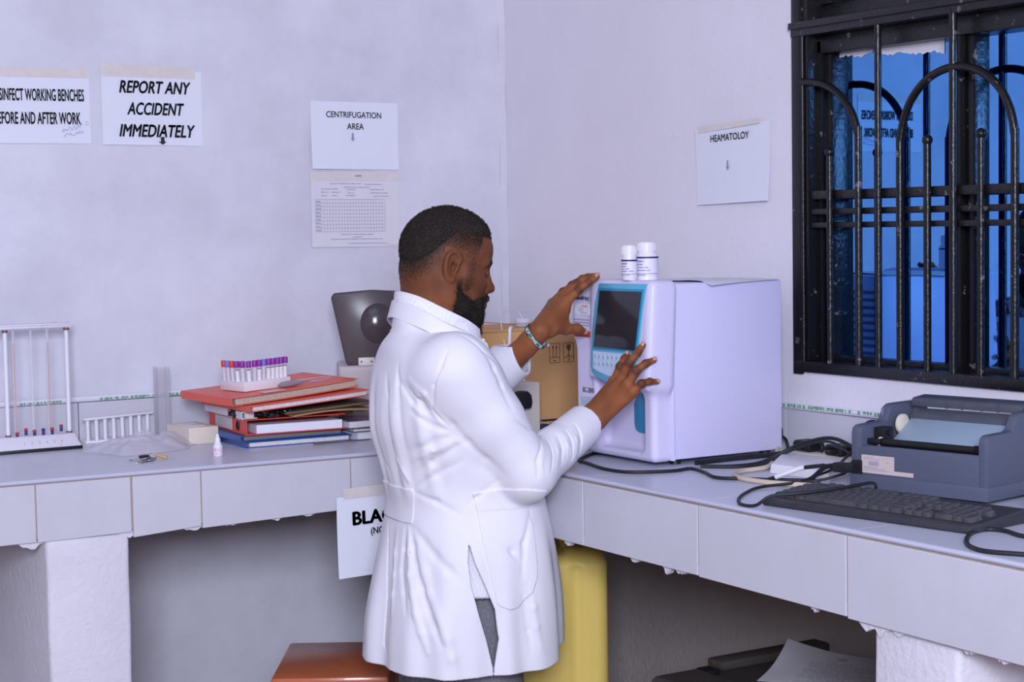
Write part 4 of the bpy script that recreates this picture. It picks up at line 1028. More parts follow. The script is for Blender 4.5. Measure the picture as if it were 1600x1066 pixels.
MB().tube([(-1.392, -.548, ZB+.014), (-1.383, -.555, ZB+.011), (-1.368, -.566, ZB+.006)], .0038, 10, radii=(.003, .0048)).build('tag', M('yellow_tag', (206, 166, 96), .5), ks)
# cream carton box
cbx = thing('small_carton', 'small cream cardboard box with a white paper slip, left of the folders', 'box', (-1.18, -.25, ZB))
bm_ = basis((-1.205, -.305, ZB), (.085, .004, 0), (0, 1, 0))
MB().box((0, 0, 0), (.086, .15, .047), .002, mtx=bm_).build('box_body', m_cream, cbx)
MB().box((.0, -.0012, .001), (.012, .0, .046), mtx=bm_).box((-.001, .0, .002), (0, .15, .045), mtx=bm_).build('box_flap', M('cream_edge', (232, 222, 206), .6), cbx, False)
MB().box((.010, .03, .0472), (.062, .12, .0480), mtx=bm_).build('paper_slip', m_paper, cbx, False)
# dropper bottle
db = thing('dropper_bottle', 'small white dropper bottle with a pointed cap, in front of the folders', 'dropper bottle', (-1.233, -.575, ZB))
T_ = Matrix.Translation((-1.233, -.575, ZB))
MB().lathe([(.0105, 0), (.012, .002), (.012, .026), (.0105, .029), (.006, .031)], T_, 28).build('bottle_body', m_white, db)
MB().lathe([(.0095, .030), (.0095, .034), (.0075, .036), (.0068, .046), (.0045, .050), (.0035, .057), (.002, .058), (0, .058)], T_, 24).build('cap', m_white, db)
MB().lathe([(.01215, .004), (.01215, .023)], T_, 28, cap=False).build('bottle_label', M('pink_label', (236, 216, 226), .5), db)
mb = MB(); rr = random.Random(3)
for k in range(9):
    a = R(rr.uniform(195, 290)); z = ZB+rr.uniform(.006, .021); da = rr.uniform(.1, .4)
    p = [(-1.233+.0123*math.cos(q), -.575+.0123*math.sin(q)) for q in (a, a+da)]
    mb.add([(p[0][0], p[0][1], z), (p[1][0], p[1][1], z), (p[1][0], p[1][1], z+.0014), (p[0][0], p[0][1], z+.0014)], [(0, 1, 2, 3)])
mb.build('label_print', M('pink_ink', (196, 90, 130), .5), db, False)

# ---- pile of folders
m_blue = M('blue_folder', (46, 88, 158), .4); m_redf = M('red_folder', (222, 74, 62), .42, spots=(60, .72, (236, 214, 206)))
m_org = M('orange_folder', (232, 100, 80), .42); m_dbrown = M('brown_folder', (92, 74, 62), .6); m_pages = M('page_block', (226, 222, 226), .7, var=(160, .45, (182, 172, 160)))
m_manila = M('manila', (176, 148, 104), .65); m_khaki = M('khaki_board', (150, 128, 78), .6)
def frame(x, y, z, ang, roll=0, pitch=0):
    return Matrix.Translation((x, y, z)) @ Matrix.Rotation(R(ang), 4, 'Z') @ Matrix.Rotation(R(pitch), 4, 'Y') @ Matrix.Rotation(R(roll), 4, 'X')
def folder(name, label, cat, mtx, L, W, th, m_cov, m_pg, bend=0, group=None, spine=True, cov=.0022, inset=.012, pagefrac=.9):
    """closed file: spine along local y at x=0, covers reach x=L; origin is the near bottom spine corner"""
    o = mtx @ Vector((L/2, W/2, 0)); root = thing(name, label, cat, o, 0, group)
    zb = lambda x: bend*(x/L)**2
    def plate(z0, z1, x0, x1, y0, y1):
        mb = MB(); n = 8
        for i in range(n):
            a = x0+(x1-x0)*i/n; b = x0+(x1-x0)*(i+1)/n
            mb.hexa([(a, y0, z0+zb(a)), (b, y0, z0+zb(b)), (b, y1, z0+zb(b)), (a, y1, z0+zb(a)), (a, y0, z1+zb(a)), (b, y0, z1+zb(b)), (b, y1, z1+zb(b)), (a, y1, z1+zb(a))])
        bmesh.ops.remove_doubles(mb.bm, verts=mb.bm.verts, dist=1e-5)
        mb.bm.transform(mtx); return mb
    plate(0, cov, 0, L, 0, W).build('back_cover', m_cov, root, False)
    plate(th-cov, th, 0, L, 0, W).build('front_cover', m_cov, root, False)
    if spine: plate(cov, th-cov, 0, cov, 0, W).build('spine', m_cov, root, False)
    plate(cov+.0003, cov+(th-2*cov)*pagefrac, inset, L-.008, .004, W-.006).build('pages', m_pg, root, False)
    return root
folder('document_folder', 'blue folder at the bottom of the pile, lying on the bench', 'folder', frame(-1.112, -.474, ZB, -2), .31, .315, .0165, m_blue, m_pages, group=None)
folder('document_folder', 'second blue folder, between the bottom folder and the red binder', 'folder', frame(-1.122, -.462, ZB+.0175, -1), .305, .315, .0155, m_blue, M('dark_pages', (128, 122, 116), .7))
# red lever arch binder
bt_ = frame(-1.108, -.470, ZB+.034, -4)
lb = folder('lever_arch_binder', 'red lever arch binder with a torn white spine label and finger hole', 'binder', bt_, .285, .318, .042, m_redf, m_paper, bend=0, cov=.0025, inset=.03, pagefrac=.62)
sp = basis(bt_ @ Vector((0, 0, 0)), bt_.to_3x3() @ Vector((0, -1, 0)), bt_.to_3x3() @ Vector((0, 0, 1)))
mb = MB().box((-.26, .005, .0), (-.118, .037, .0012)); mb.bm.transform(sp); mb.build('spine_label', M('spine_label', (214, 206, 206), .6, var=(30, .5, (190, 180, 176))), lb, False)
mb = MB().lathe([(.0135, 0), (.0135, .0018), (.0105, .0026), (.0105, 0)], sp @ Matrix.Translation((-.068, .021, 0)), 24, cap=False); mb.build('hole_rim', m_blackp, lb)
mb = MB().lathe([(.0106, .0006), (0, .0006)], sp @ Matrix.Translation((-.068, .021, 0)), 24, cap=False); mb.build('finger_hole', M('hole_dark', (24, 20, 22), .8), lb)
mb = MB(); rr = random.Random(6)
for k in range(9):
    x = -.02-.03*k; h_ = rr.uniform(.004, .011); mb.add([(x, .0425, .0006), (x-.018, .0425, .0006), (x-.006-.004*rr.random(), .0425-h_, .0008)], [(0, 1, 2)])
mb.bm.transform(sp); mb.build('torn_edge', M('torn_white', (236, 220, 214), .7), lb, False)
# white file box over the binder
wf = frame(-1.118, -.462, ZB+.0775, -3)
folder('document_folder', 'white file with a pale spine, between the red binder and the orange folders', 'folder', wf, .045, .30, .0195, M('white_file', (222, 218, 224), .55), m_pages)
# black carrier bag stuffed in the gap
f = SDF(); rr = random.Random(17)
for k in range(16):
    f.ell((-1.045+rr.uniform(-.055, .055), -.435+rr.uniform(-.03, .05), ZB+.088+rr.uniform(-.004, .006)), (rr.uniform(.018, .034), rr.uniform(.018, .03), rr.uniform(.009, .016)), k=.006)
f.func(lambda P, d: .0035*np.sin(P[:, 0]*210+2*np.sin(P[:, 2]*160))*np.sin(P[:, 1]*170+P[:, 2]*240+1.5*np.sin(P[:, 0]*120)), (0, 0, 0), 9, 0, op='d')
f.func(lambda P: (ZB+.0765)-P[:, 2], (0, 0, 0), 9, 0, op='i'); f.func(lambda P: P[:, 2]-(ZB+.098), (0, 0, 0), 9, 0, op='i')
pb = sdf_obj('black_bag', f, (-1.16, -.53, ZB+.06), (-.93, -.33, ZB+.13), .0022, M('black_film', (20, 19, 22), .22, spec=.6), None)
setprops(pb, 'crumpled black plastic bag stuffed between the red binder and the orange folders', 'plastic bag')
# brown folder slanting up to the right, manila papers, khaki ring file
folder('document_folder', 'dark brown folder slanting upward to the right under the orange folders', 'folder', frame(-1.00, -.486, ZB+.0835, -3, 0, -3.4), .26, .30, .007, m_dbrown, m_manila, spine=False, inset=.002)
fp = frame(-.985, -.50, ZB+.0765, -2, 0, -1.2)
solo(MB().sheet(lambda a, b: fp @ Vector((a*.235, b*.28, .004+.006*math.sin(3.1*a)+.002*math.sin(7*b))), 16, 10, .003), 'paper_stack', m_manila, 'worn manila papers with curled edges under the brown folder', 'papers', (-.87, -.36, ZB+.06))
kh = thing('ring_file', 'khaki ring file with a finger hole, half hidden behind the coat', 'ring file', (-.80, -.40, ZB+.06))
MB().box((-.86, -.36, ZB+.058), (-.735, -.352, ZB+.113), .001).build('file_board', m_khaki, kh)
MB().lathe([(.013, 0), (.013, .002), (.0105, .002), (.0105, 0)], basis((-.765, -.3612, ZB+.09), (1, 0, 0), (0, 0, 1)), 24, cap=False).build('hole_rim', M('key_steel', (150, 144, 144), .3, .9), kh)
for x in (-.85, -.825): MB().tube([(x, -.366, ZB+.07), (x+.004, -.378, ZB+.083), (x+.003, -.376, ZB+.098), (x, -.364, ZB+.107)], .0011, 6).build('ring', M('brass', (196, 168, 110), .3, .8), kh)
# books and papers to the right of the blue folders
def block(name, label, cat, x, y, z, ang, L, W, th, mc, mp):
    root = thing(name, label, cat, (x, y, z)); t_ = frame(x, y, z, ang)
    mb = MB().box((0, 0, 0), (L, W, .0018)).box((0, 0, th-.0018), (L, W, th)); mb.bm.transform(t_); mb.build('cover', mc, root, False)
    mb = MB().box((.002, .003, .0018), (L-.003, W-.003, th-.0018)); mb.bm.transform(t_); mb.build('pages', mp, root, False)
    return root
block('notebook', 'white paged notebook lying on the bench right of the blue folders', 'notebook', -.792, -.50, ZB, 1, .16, .15, .021, M('grey_cover', (198, 194, 200), .6), m_paper)
block('notebook', 'thin grey notebook above the white paged one', 'notebook', -.80, -.492, ZB+.022, -1, .17, .14, .009, M('slate_cover', (120, 118, 122), .6), m_paper2)
block('notebook', 'thick book with a patterned worn cover above the thin grey notebook', 'book', -.812, -.490, ZB+.032, 1, .18, .14, .021, M('patterned_cover', (96, 96, 130), .5, spots=(70, .55, (196, 130, 110))), m_paper2)
# the two orange folders on top
o1 = frame(-1.152, -.455, ZB+.105, 4, -.6, -.2)
folder('document_folder', 'orange folder under the topmost orange one, near the top of the pile', 'folder', frame(-1.112, -.505, ZB+.099, 2, 0, -3), .365, .32, .0155, m_org, m_pages, bend=.004, cov=.0022)
folder('document_folder', 'topmost orange folder of the pile, carrying the tube rack', 'folder', frame(-1.148, -.474, ZB+.1150, 4, 0, -3), .39, .315, .022, m_org, M('grey_pages', (196, 182, 164), .7, var=(160, .5, (150, 134, 112))), bend=.008, cov=.0022)
ZT = ZB+.1385
# tweezers, microscope slide and a steel clip on the bench
solo(MB().box((-.034, -.014, 0), (.034, .014, .0022), .0006, mtx=frame(-1.02, -.448, ZT+.0075, 8, 0, -3)), 'glass_slide', M('slide', (206, 188, 186), .3), 'small pale label card lying on the topmost orange folder', 'card', (-1.02, -.448, ZT))
lan = thing('needle_holder', 'grey needle holder with looped thin clear tubing on the topmost orange folder', 'needle holder', (-.93, -.40, ZT+.002))
MB().lathe([(.002, 0), (.0075, .014), (.0085, .03), (.0085, .055), (.003, .085), (.001, .11)], frame(-.985, -.405, ZT+.0185, 10, 0, 87), 16).build('holder', M('grey_plastic', (150, 140, 146), .35), lan)
MB().tube([(-.885, -.386, ZT+.0225), (-.83, -.365, ZT+.0225), (-.79, -.335, ZT+.0245), (-.81, -.30, ZT+.0235), (-.88, -.30, ZT+.0195), (-.95, -.32, ZT+.0155), (-1.0, -.34, ZT+.013)], .0016, 6).build('tubing', m_clear, lan)
fc = thing('steel_forceps', 'slim steel forceps lying on the bench before the notebooks', 'forceps', (-.85, -.52, ZB))
for s_ in (-1, 1): MB().hexa([(-.93, -.512+s_*.002, ZB+.001), (-.76, -.512+s_*.0006, ZB+.001), (-.76, -.512+s_*.0030, ZB+.001), (-.93, -.512+s_*.008, ZB+.001), (-.93, -.512+s_*.002, ZB+.006), (-.76, -.512+s_*.0006, ZB+.003), (-.76, -.512+s_*.003, ZB+.003), (-.93, -.512+s_*.008, ZB+.006)]).build('arm', m_steel, fc, False)
# rack of blood tubes
rk = thing('tube_rack', 'white foam rack tray standing on the topmost orange folder, holding blood tubes', 'tube rack', (-1.06, -.33, ZT))
RX = basis((-1.076, -.388, ZT+.0045), (.150, .022, .0075), (0, 1, 0))
RW, RD = .148, .125
mb = MB().hexa([(0, 0, 0), (RW, 0, 0), (RW, RD, 0), (0, RD, 0), (-.002, -.002, .026), (RW+.002, -.002, .026), (RW+.002, RD+.002, .026), (-.002, RD+.002, .026)], .002); mb.bm.transform(RX); mb.build('tray', M('foam_white', (234, 228, 232), .6), rk)
mcap = {'r': M('cap_red', (222, 62, 40), .4), 'b': M('cap_blue', (112, 122, 206), .4), 'p': M('cap_purple', (146, 48, 160), .4)}
m_tlab = M('tube_label', (234, 228, 232), .5); m_blood = M('blood', (126, 60, 74), .3)
def tube(i, u, v, cap, lab, tilt, label):
    b = RX @ Vector((u, v, .006)); t = thing('blood_tube', label, 'blood tube', b, 0, 'blood tubes in the white rack')
    t.rotation_euler = (0, R(tilt), R(8))
    MB().lathe([(0, 0), (.004, .001), (.0058, .005), (.0058, .062)], None, 18, cap=False).build('glass', m_glasst if lab else M('tube_paper', (214, 206, 216), .45), t, True, True)
    if lab:
        MB().lathe([(.0061, .012), (.0061, .050)], None, 18, cap=False).build('tube_label', m_tlab, t, True, True)
        MB().lathe([(0, .002), (.0052, .006), (.0052, .053), (0, .053)], None, 14).build('contents', m_blood, t, True, True)
    MB().lathe([(.0073, .058), (.0075, .060), (.0075, .074), (.0068, .0755), (.004, .0755), (.004, .072), (0, .072)], None, 20).build('cap', mcap[cap], t, True, True)
names = {'r': 'red', 'b': 'blue', 'p': 'purple'}
row = [('r', 0, -3), ('b', 0, -4), ('r', 0, -4), ('p', 1, -4), ('p', 0, -3), ('p', 1, -2), ('p', 0, 0), ('p', 1, 0), ('b', 0, 0), ('p', 1, 1), ('p', 1, 0), ('p', 1, 2), ('p', 1, 1), ('p', 1, 2)]
desc = ['red capped tube at the far left end of the white rack', 'blue capped tube between the two red capped tubes', 'red capped tube right of the leftmost blue capped tube',
 'purple capped tube beside the right hand red capped tube', 'purple capped tube, second to the right of the red capped tubes', 'purple capped tube, third to the right of the red capped tubes', 'purple capped tube, second to the left of the right blue one', 'purple capped tube just left of the right blue capped tube',
 'blue capped tube among the purple ones in the rack', 'purple capped tube just right of the right blue capped tube', 'purple capped tube, second to the right of the right blue one', 'purple capped tube, third to the right of the right blue one', 'purple capped tube, last but one at the right rack end', 'purple capped tube at the far right end of the white rack']
# the left five stand along the left edge of the tray, the others along its front
pos = [(.008, .112), (.009, .092), (.010, .071), (.013, .050), (.018, .031), (.026, .014), (.043, .014), (.057, .013), (.072, .014), (.086, .013), (.100, .012), (.113, .013), (.126, .012), (.139, .013)]
for i, (q, (u, v)) in enumerate(zip(row, pos)): tube(i, u, v, q[0], q[1], q[2], desc[i])

# ---- centrifuge with its lid up
m_lid = M('smoked_lid', (80, 70, 73), .3, spec=.5)
ce = thing('centrifuge', 'grey bench centrifuge with its dark tapered lid raised, partly behind the man', 'centrifuge', (-.62, -.22, ZB))
m_cg = M('centrifuge_grey', (196, 184, 186), .5)
f = SDF(); f.rbox((-.737, -.275, ZB+.008), (-.47, -.035, 1.158), .010)
f.ell((-.61, -.13, 1.18), (.085, .085, .06), k=.004, op='s')
sdf_obj('body', f, (-.78, -.37, ZB-.01), (-.44, -.03, 1.19), .004, m_cg, ce)
for x in (-.71, -.50):
    for y in (-.25, -.06): MB().lathe([(.014, 0), (.014, .01)], Matrix.Translation((x, y, ZB)), 14).build('foot', m_blackp, ce)
lidm = Matrix.Translation((-.634, -.238, 1.156)) @ Matrix.Rotation(R(3), 4, 'Z') @ Matrix.Rotation(R(87), 4, 'X') @ Matrix.Diagonal((.86, .97, 1, 1))
poly = [(-.086, 0), (.095, 0), (.100, .012), (.138, .205), (.132, .218), (.0, .226), (-.128, .218), (-.138, .205), (-.094, .012)]
MB().prism(poly, .022, lidm, .006, -.011).build('lid', m_lid, ce)
MB().lathe([(.060, 0), (.0595, .003), (.052, .006), (.03, .013), (0, .016)], lidm @ Matrix.Translation((.018, .125, .0112)), 40, cap=False).build('lid_window', M('lid_window', (74, 66, 70), .16, spec=.5), ce)
MB().lathe([(.0, .012), (.004, .010), (.006, 0)], lidm @ Matrix.Translation((.008, .15, .0112)) @ Matrix.Diagonal((1, 3, 1, 1)), 12).build('lid_clip', m_lid, ce)
hg = MB().box((-.052, -.004, .0), (.002, .024, .016), .001, mtx=lidm).box((-.055, -.022, .002), (.005, -.002, .014), .001, mtx=lidm); hg.build('hinge', M('hinge_cream', (214, 206, 202), .4), ce)
for x in (-.042, -.008):
    MB().lathe([(.003, 0), (.003, .002), (0, .0025)], lidm @ Matrix.Translation((x, .012, .016)), 10).build('screw', M('screw_dark', (80, 74, 76), .4, .5), ce)
CM = Matrix.Translation((-.732, -.275, 0)) @ Matrix.Rotation(R(-25), 4, 'Z') @ Matrix.Translation((.732, .275, 0))
ce.matrix_world = CM @ Matrix.Translation(ce.location)
ce.location = ce.matrix_world.to_translation(); ce.rotation_euler = (0, 0, R(-25))
# ================================================================== the man
PX, PY = -.912, -1.26
def rot2(a): return np.array([[math.cos(a), -math.sin(a)], [math.sin(a), math.cos(a)]])
TYAW = math.radians(-10)
_sec = [(.50, .004, .2305, .258), (.536, .006, .2295, .257), (.635, .011, .225, .252), (.726, .018, .214, .247), (.833, .022, .195, .232), (.917, .021, .181, .203), (1.002, .003, .180, .202),
        (1.095, -.026, .172, .208), (1.187, -.047, .152, .213), (1.245, -.054, .132, .203), (1.285, -.063, .110, .142), (1.315, -.064, .090, .090), (1.345, -.066, .083, .076), (1.38, -.062, .072, .066), (1.42, -.045, .066, .066)]
_S = np.array(_sec); _psi = math.radians(21.5); _ps0 = math.radians(16.5)
_h2 = (math.cos(_ps0)*_S[:, 2])**2+(math.sin(_ps0)*_S[:, 3])**2
_S[:, 2] = np.sqrt(np.maximum(_h2-(math.sin(_psi)*_S[:, 3])**2, .002))/math.cos(_psi)
def _spl(z, k):
    zs = _S[:, 0]; v = _S[:, k]; i = np.clip(np.searchsorted(zs, z)-1, 0, len(zs)-2)
    m = np.gradient(v, zs); h = zs[i+1]-zs[i]; t = np.clip((z-zs[i])/h, 0, 1)
    return (2*t**3-3*t*t+1)*v[i]+(t**3-2*t*t+t)*h*m[i]+(-2*t**3+3*t*t)*v[i+1]+(t**3-t*t)*h*m[i+1]
_zt = np.linspace(.5, 1.42, 400); _tab = [np.interp(_zt, _zt, _spl(_zt, k)) for k in (1, 2, 3)]
def torso_uv(P, grow=0.0):
    z = P[:, 2]; cx = np.interp(z, _zt, _tab[0]); a = np.interp(z, _zt, _tab[1])+grow; b = np.interp(z, _zt, _tab[2])+grow
    c, s = math.cos(TYAW), math.sin(TYAW)
    x = P[:, 0]-PX-cx*1.0; y = P[:, 1]-PY
    qx = x*c+y*s; qy = -x*s+y*c
    return qx, qy, a, b, z
def sstep(x, a, b):
    t = np.clip((x-a)/(b-a), 0, 1); return t*t*(3-2*t)
def torso_fn(grow=0.0, folds=True):
    def fn(P):
        qx, qy, a, b, z = torso_uv(P, grow)
        n = 2.25
        rho = ((np.abs(qx)/a)**n+(np.abs(qy)/b)**n)**(1/n)
        d = (rho-1)*(a*b)/np.sqrt((a*a+b*b)/2)
        if folds:
            th = np.arctan2(qy/b, qx/a)
            w = sstep(z, .93, .62)
            d = d-w*(.0085*np.cos(6*th+.6+.9*np.sin(th*2+z*2))+.005*np.cos(11*th+2.0+z*3)+.0025*np.cos(19*th+z*5))
            u = sstep(z, .90, 1.02)*sstep(z, 1.24, 1.12)*sstep(np.abs(th), 1.9, 2.4)
            d = d-u*(.0035*np.cos(17*th+1.5*z)+.0015*np.cos(29*th+1+z*2))
            g = sstep(z, .90, .96)*sstep(z, 1.22, 1.05)
            d = d-g*.002*np.sin(z*34+qx*26+1.2*np.sin(qy*10))
        return d
    return fn
TC = (PX, PY, .96)
SH_R = V3(-1.003, -1.425, 1.232); EL_R = V3(-.846, -1.470, .993); WR_R = V3(-.603, -1.380, 1.093)
SH_L = V3(-.925, -1.095, 1.237); EL_L = V3(-.768, -1.062, 1.115); WR_L = V3(-.665, -1.241, 1.291)
CU_R = WR_R+(EL_R-WR_R)*.13; CU_L = WR_L+(EL_L-WR_L)*.25
def lerp3(a, b, t): return a+(b-a)*t
def coat_base(detail=True):
    f = SDF()
    f.func(torso_fn(), TC, .75, .0)
    # shoulders and sleeves
    f.capsule((-.985, -1.325, 1.240), SH_R+V3(.0, .01, .006), .052, .066, k=.06)
    f.capsule((-.955, -1.22, 1.262), SH_L+V3(0, -.01, .008), .055, .066, k=.05)
    for S_, E_, C_, r in ((SH_R, EL_R, CU_R, (.079, .071, .063, .060, .053, .0475)), (SH_L, EL_L, CU_L, (.078, .069, .060, .059, .056, .055))):
        m1 = lerp3(S_, E_, .5); m2 = lerp3(E_, C_, .45)
        d = (C_-E_)/np.linalg.norm(C_-E_)
        f.capsule(S_, m1, r[0], r[1], k=.045); f.capsule(m1, E_, r[1], r[2], k=.02)
        f.capsule(E_, m2, r[2], r[4], k=.022); f.capsule(m2, C_+d*.05, r[4], r[5], k=.012)
    return f
CREASES = [
 (0.0045, 0.007, [(-0.192,-0.022,1.219),(-0.201,-0.038,1.173),(-0.203,-0.04,1.126),(-0.194,-0.039,1.082),(-0.184,-0.037,1.036),(-0.166,-0.065,0.969)]),
 (0.005, 0.007, [(-0.186,-0.067,1.243),(-0.194,-0.081,1.202),(-0.2,-0.09,1.16),(-0.195,-0.091,1.092),(-0.182,-0.089,1.032),(-0.166,-0.083,0.971)]),
 (0.004, 0.007, [(-0.19,0.027,1.194),(-0.191,0.024,1.138),(-0.189,0.029,1.081),(-0.173,0.036,1.028),(-0.179,0.001,0.982)]),
 (-0.004, 0.006, [(-0.196,-0.054,1.2),(-0.2,-0.056,1.156),(-0.199,-0.05,1.112),(-0.189,-0.047,1.067),(-0.182,-0.05,1.023),(-0.17,-0.075,0.978)]),
 (0.007, 0.009, [(-0.19,-0.108,1.2),(-0.173,-0.15,1.163),(-0.154,-0.167,1.125)]),
 (-0.005, 0.008, [(-0.186,-0.122,1.215),(-0.174,-0.17,1.183),(-0.153,-0.178,1.148)]),
 (0.006, 0.009, [(-0.183,-0.125,1.142),(-0.16,-0.162,1.113),(-0.119,-0.188,1.097)]),
 (0.005, 0.008, [(-0.191,-0.072,1.222),(-0.183,-0.129,1.164),(-0.167,-0.156,1.143)]),
 (0.005, 0.01, [(-0.179,-0.095,1.046),(-0.153,-0.16,1.072),(-0.114,-0.189,1.089)]),
 (-0.004, 0.009, [(-0.176,-0.095,1.027),(-0.148,-0.153,1.052),(-0.109,-0.189,1.074)]),
 (0.006, 0.01, [(-0.168,-0.089,0.981),(-0.144,-0.141,1.026),(-0.108,-0.188,1.063)]),
 (0.005, 0.009, [(-0.161,-0.085,0.962),(-0.135,-0.145,0.997),(-0.096,-0.185,1.027)]),
 (0.004, 0.009, [(-0.159,-0.079,0.954),(-0.13,-0.133,0.934),(-0.095,-0.17,0.908)]),
 (0.005, 0.012, [(-0.161,-0.079,0.87),(-0.156,-0.119,0.842),(-0.147,-0.152,0.814),(-0.133,-0.19,0.787),(-0.111,-0.212,0.758)]),
 (0.006, 0.01, [(-0.163,-0.067,0.869),(-0.169,-0.088,0.83),(-0.173,-0.106,0.791),(-0.172,-0.133,0.742),(-0.17,-0.157,0.694),(-0.168,-0.182,0.658),(-0.163,-0.204,0.622)]),
 (0.005, 0.008, [(-0.166,-0.05,0.867),(-0.174,-0.055,0.82),(-0.183,-0.06,0.774),(-0.191,-0.082,0.727),(-0.199,-0.104,0.681)]),
 (-0.006, 0.01, [(-0.165,-0.067,0.862),(-0.173,-0.08,0.813),(-0.182,-0.094,0.765),(-0.186,-0.115,0.725),(-0.188,-0.132,0.684),(-0.184,-0.15,0.643),(-0.18,-0.168,0.603)]),
 (0.004, 0.004, [(-0.159,0.048,0.869),(-0.17,0.031,0.828),(-0.178,0.019,0.786),(-0.185,0.009,0.744),(-0.191,0.0,0.701),(-0.199,-0.005,0.649),(-0.206,-0.008,0.596),(-0.215,-0.042,0.553)]),
 (-0.005, 0.01, [(-0.168,-0.009,0.854),(-0.176,-0.017,0.804),(-0.186,-0.027,0.755),(-0.194,-0.035,0.712),(-0.203,-0.043,0.67)]),
 (0.004, 0.008, [(-0.013,-0.206,0.979),(-0.056,-0.187,0.942),(-0.077,-0.18,0.926)]),
 (0.005, 0.009, [(0.075,-0.202,0.899),(0.039,-0.231,0.834),(0.027,-0.24,0.763)]),
 (0.004, 0.01, [(-0.031,-0.218,0.854),(0.006,-0.233,0.82),(0.024,-0.237,0.793)]),
 (0.005, 0.005, [(0.081,-0.244,1.065),(0.052,-0.273,1.027),(0.05,-0.277,0.99)]),
 (-0.003, 0.005, [(0.083,-0.253,1.051),(0.063,-0.274,1.02),(0.063,-0.278,0.986)]),
 (0.004, 0.005, [(0.113,-0.226,1.061),(0.107,-0.254,1.035),(0.087,-0.275,0.999)]),
 (0.0045, 0.005, [(0.145,-0.214,1.072),(0.145,-0.235,1.044),(0.132,-0.249,1.007)]),
 (0.0045, 0.005, [(0.174,-0.206,1.079),(0.18,-0.223,1.055),(0.174,-0.227,1.012)]),
 (-0.003, 0.005, [(0.13,-0.218,1.066),(0.128,-0.242,1.039),(0.11,-0.264,1.003)]),
 (-0.003, 0.005, [(0.159,-0.211,1.075),(0.163,-0.229,1.05),(0.154,-0.236,1.008)]),
 (-0.003, 0.005, [(0.191,-0.198,1.083),(0.197,-0.215,1.057),(0.188,-0.222,1.019)]),
 (0.004, 0.005, [(0.208,-0.191,1.09),(0.214,-0.208,1.062),(0.206,-0.212,1.022)]),
 (0.003, 0.003, [(0.253,-0.179,1.102),(0.265,-0.19,1.069)]),
 (0.005, 0.007, [(0.005,-0.261,1.121),(0.045,-0.25,1.1),(0.117,-0.19,1.075)]),
 (0.004, 0.009, [(-0.051,-0.23,1.272),(-0.037,-0.239,1.236),(-0.02,-0.242,1.199),(-0.002,-0.257,1.144)]),
 (0.0045, 0.0045, [(-0.138,-0.214,1.285),(-0.158,-0.217,1.246),(-0.167,-0.2,1.205),(-0.157,-0.172,1.144),(-0.124,-0.188,1.107)]),
 (0.004, 0.006, [(-0.095,-0.197,1.313),(-0.056,-0.229,1.277),(-0.019,-0.22,1.249)]),
 (0.003, 0.012, [(-0.151,-0.182,1.148),(-0.12,-0.195,1.112),(-0.088,-0.204,1.074),(-0.045,-0.214,1.032),(-0.006,-0.231,0.991)]),
 (0.003, 0.004, [(-0.071,-0.183,0.926),(-0.081,-0.187,0.884),(-0.096,-0.197,0.844)]),
 (-0.004, 0.014, [(-0.164,-0.11,0.824),(-0.164,-0.134,0.776),(-0.163,-0.156,0.729),(-0.161,-0.19,0.684),(-0.152,-0.213,0.636),(-0.145,-0.22,0.594),(-0.136,-0.225,0.55)]),
 (0.004, 0.008, [(-0.034,-0.24,0.684),(-0.047,-0.237,0.612)]),
 (-0.004, 0.01, [(0.048,-0.245,0.732),(0.052,-0.249,0.689),(0.056,-0.252,0.645),(0.067,-0.255,0.593)]),
 (0.004, 0.008, [(0.026,-0.242,0.72),(0.038,-0.247,0.639),(0.042,-0.251,0.588)]),
]
person = thing('person', 'man in a white lab coat working at the analyser, seen from behind his right side', 'person', (PX, PY, 0))
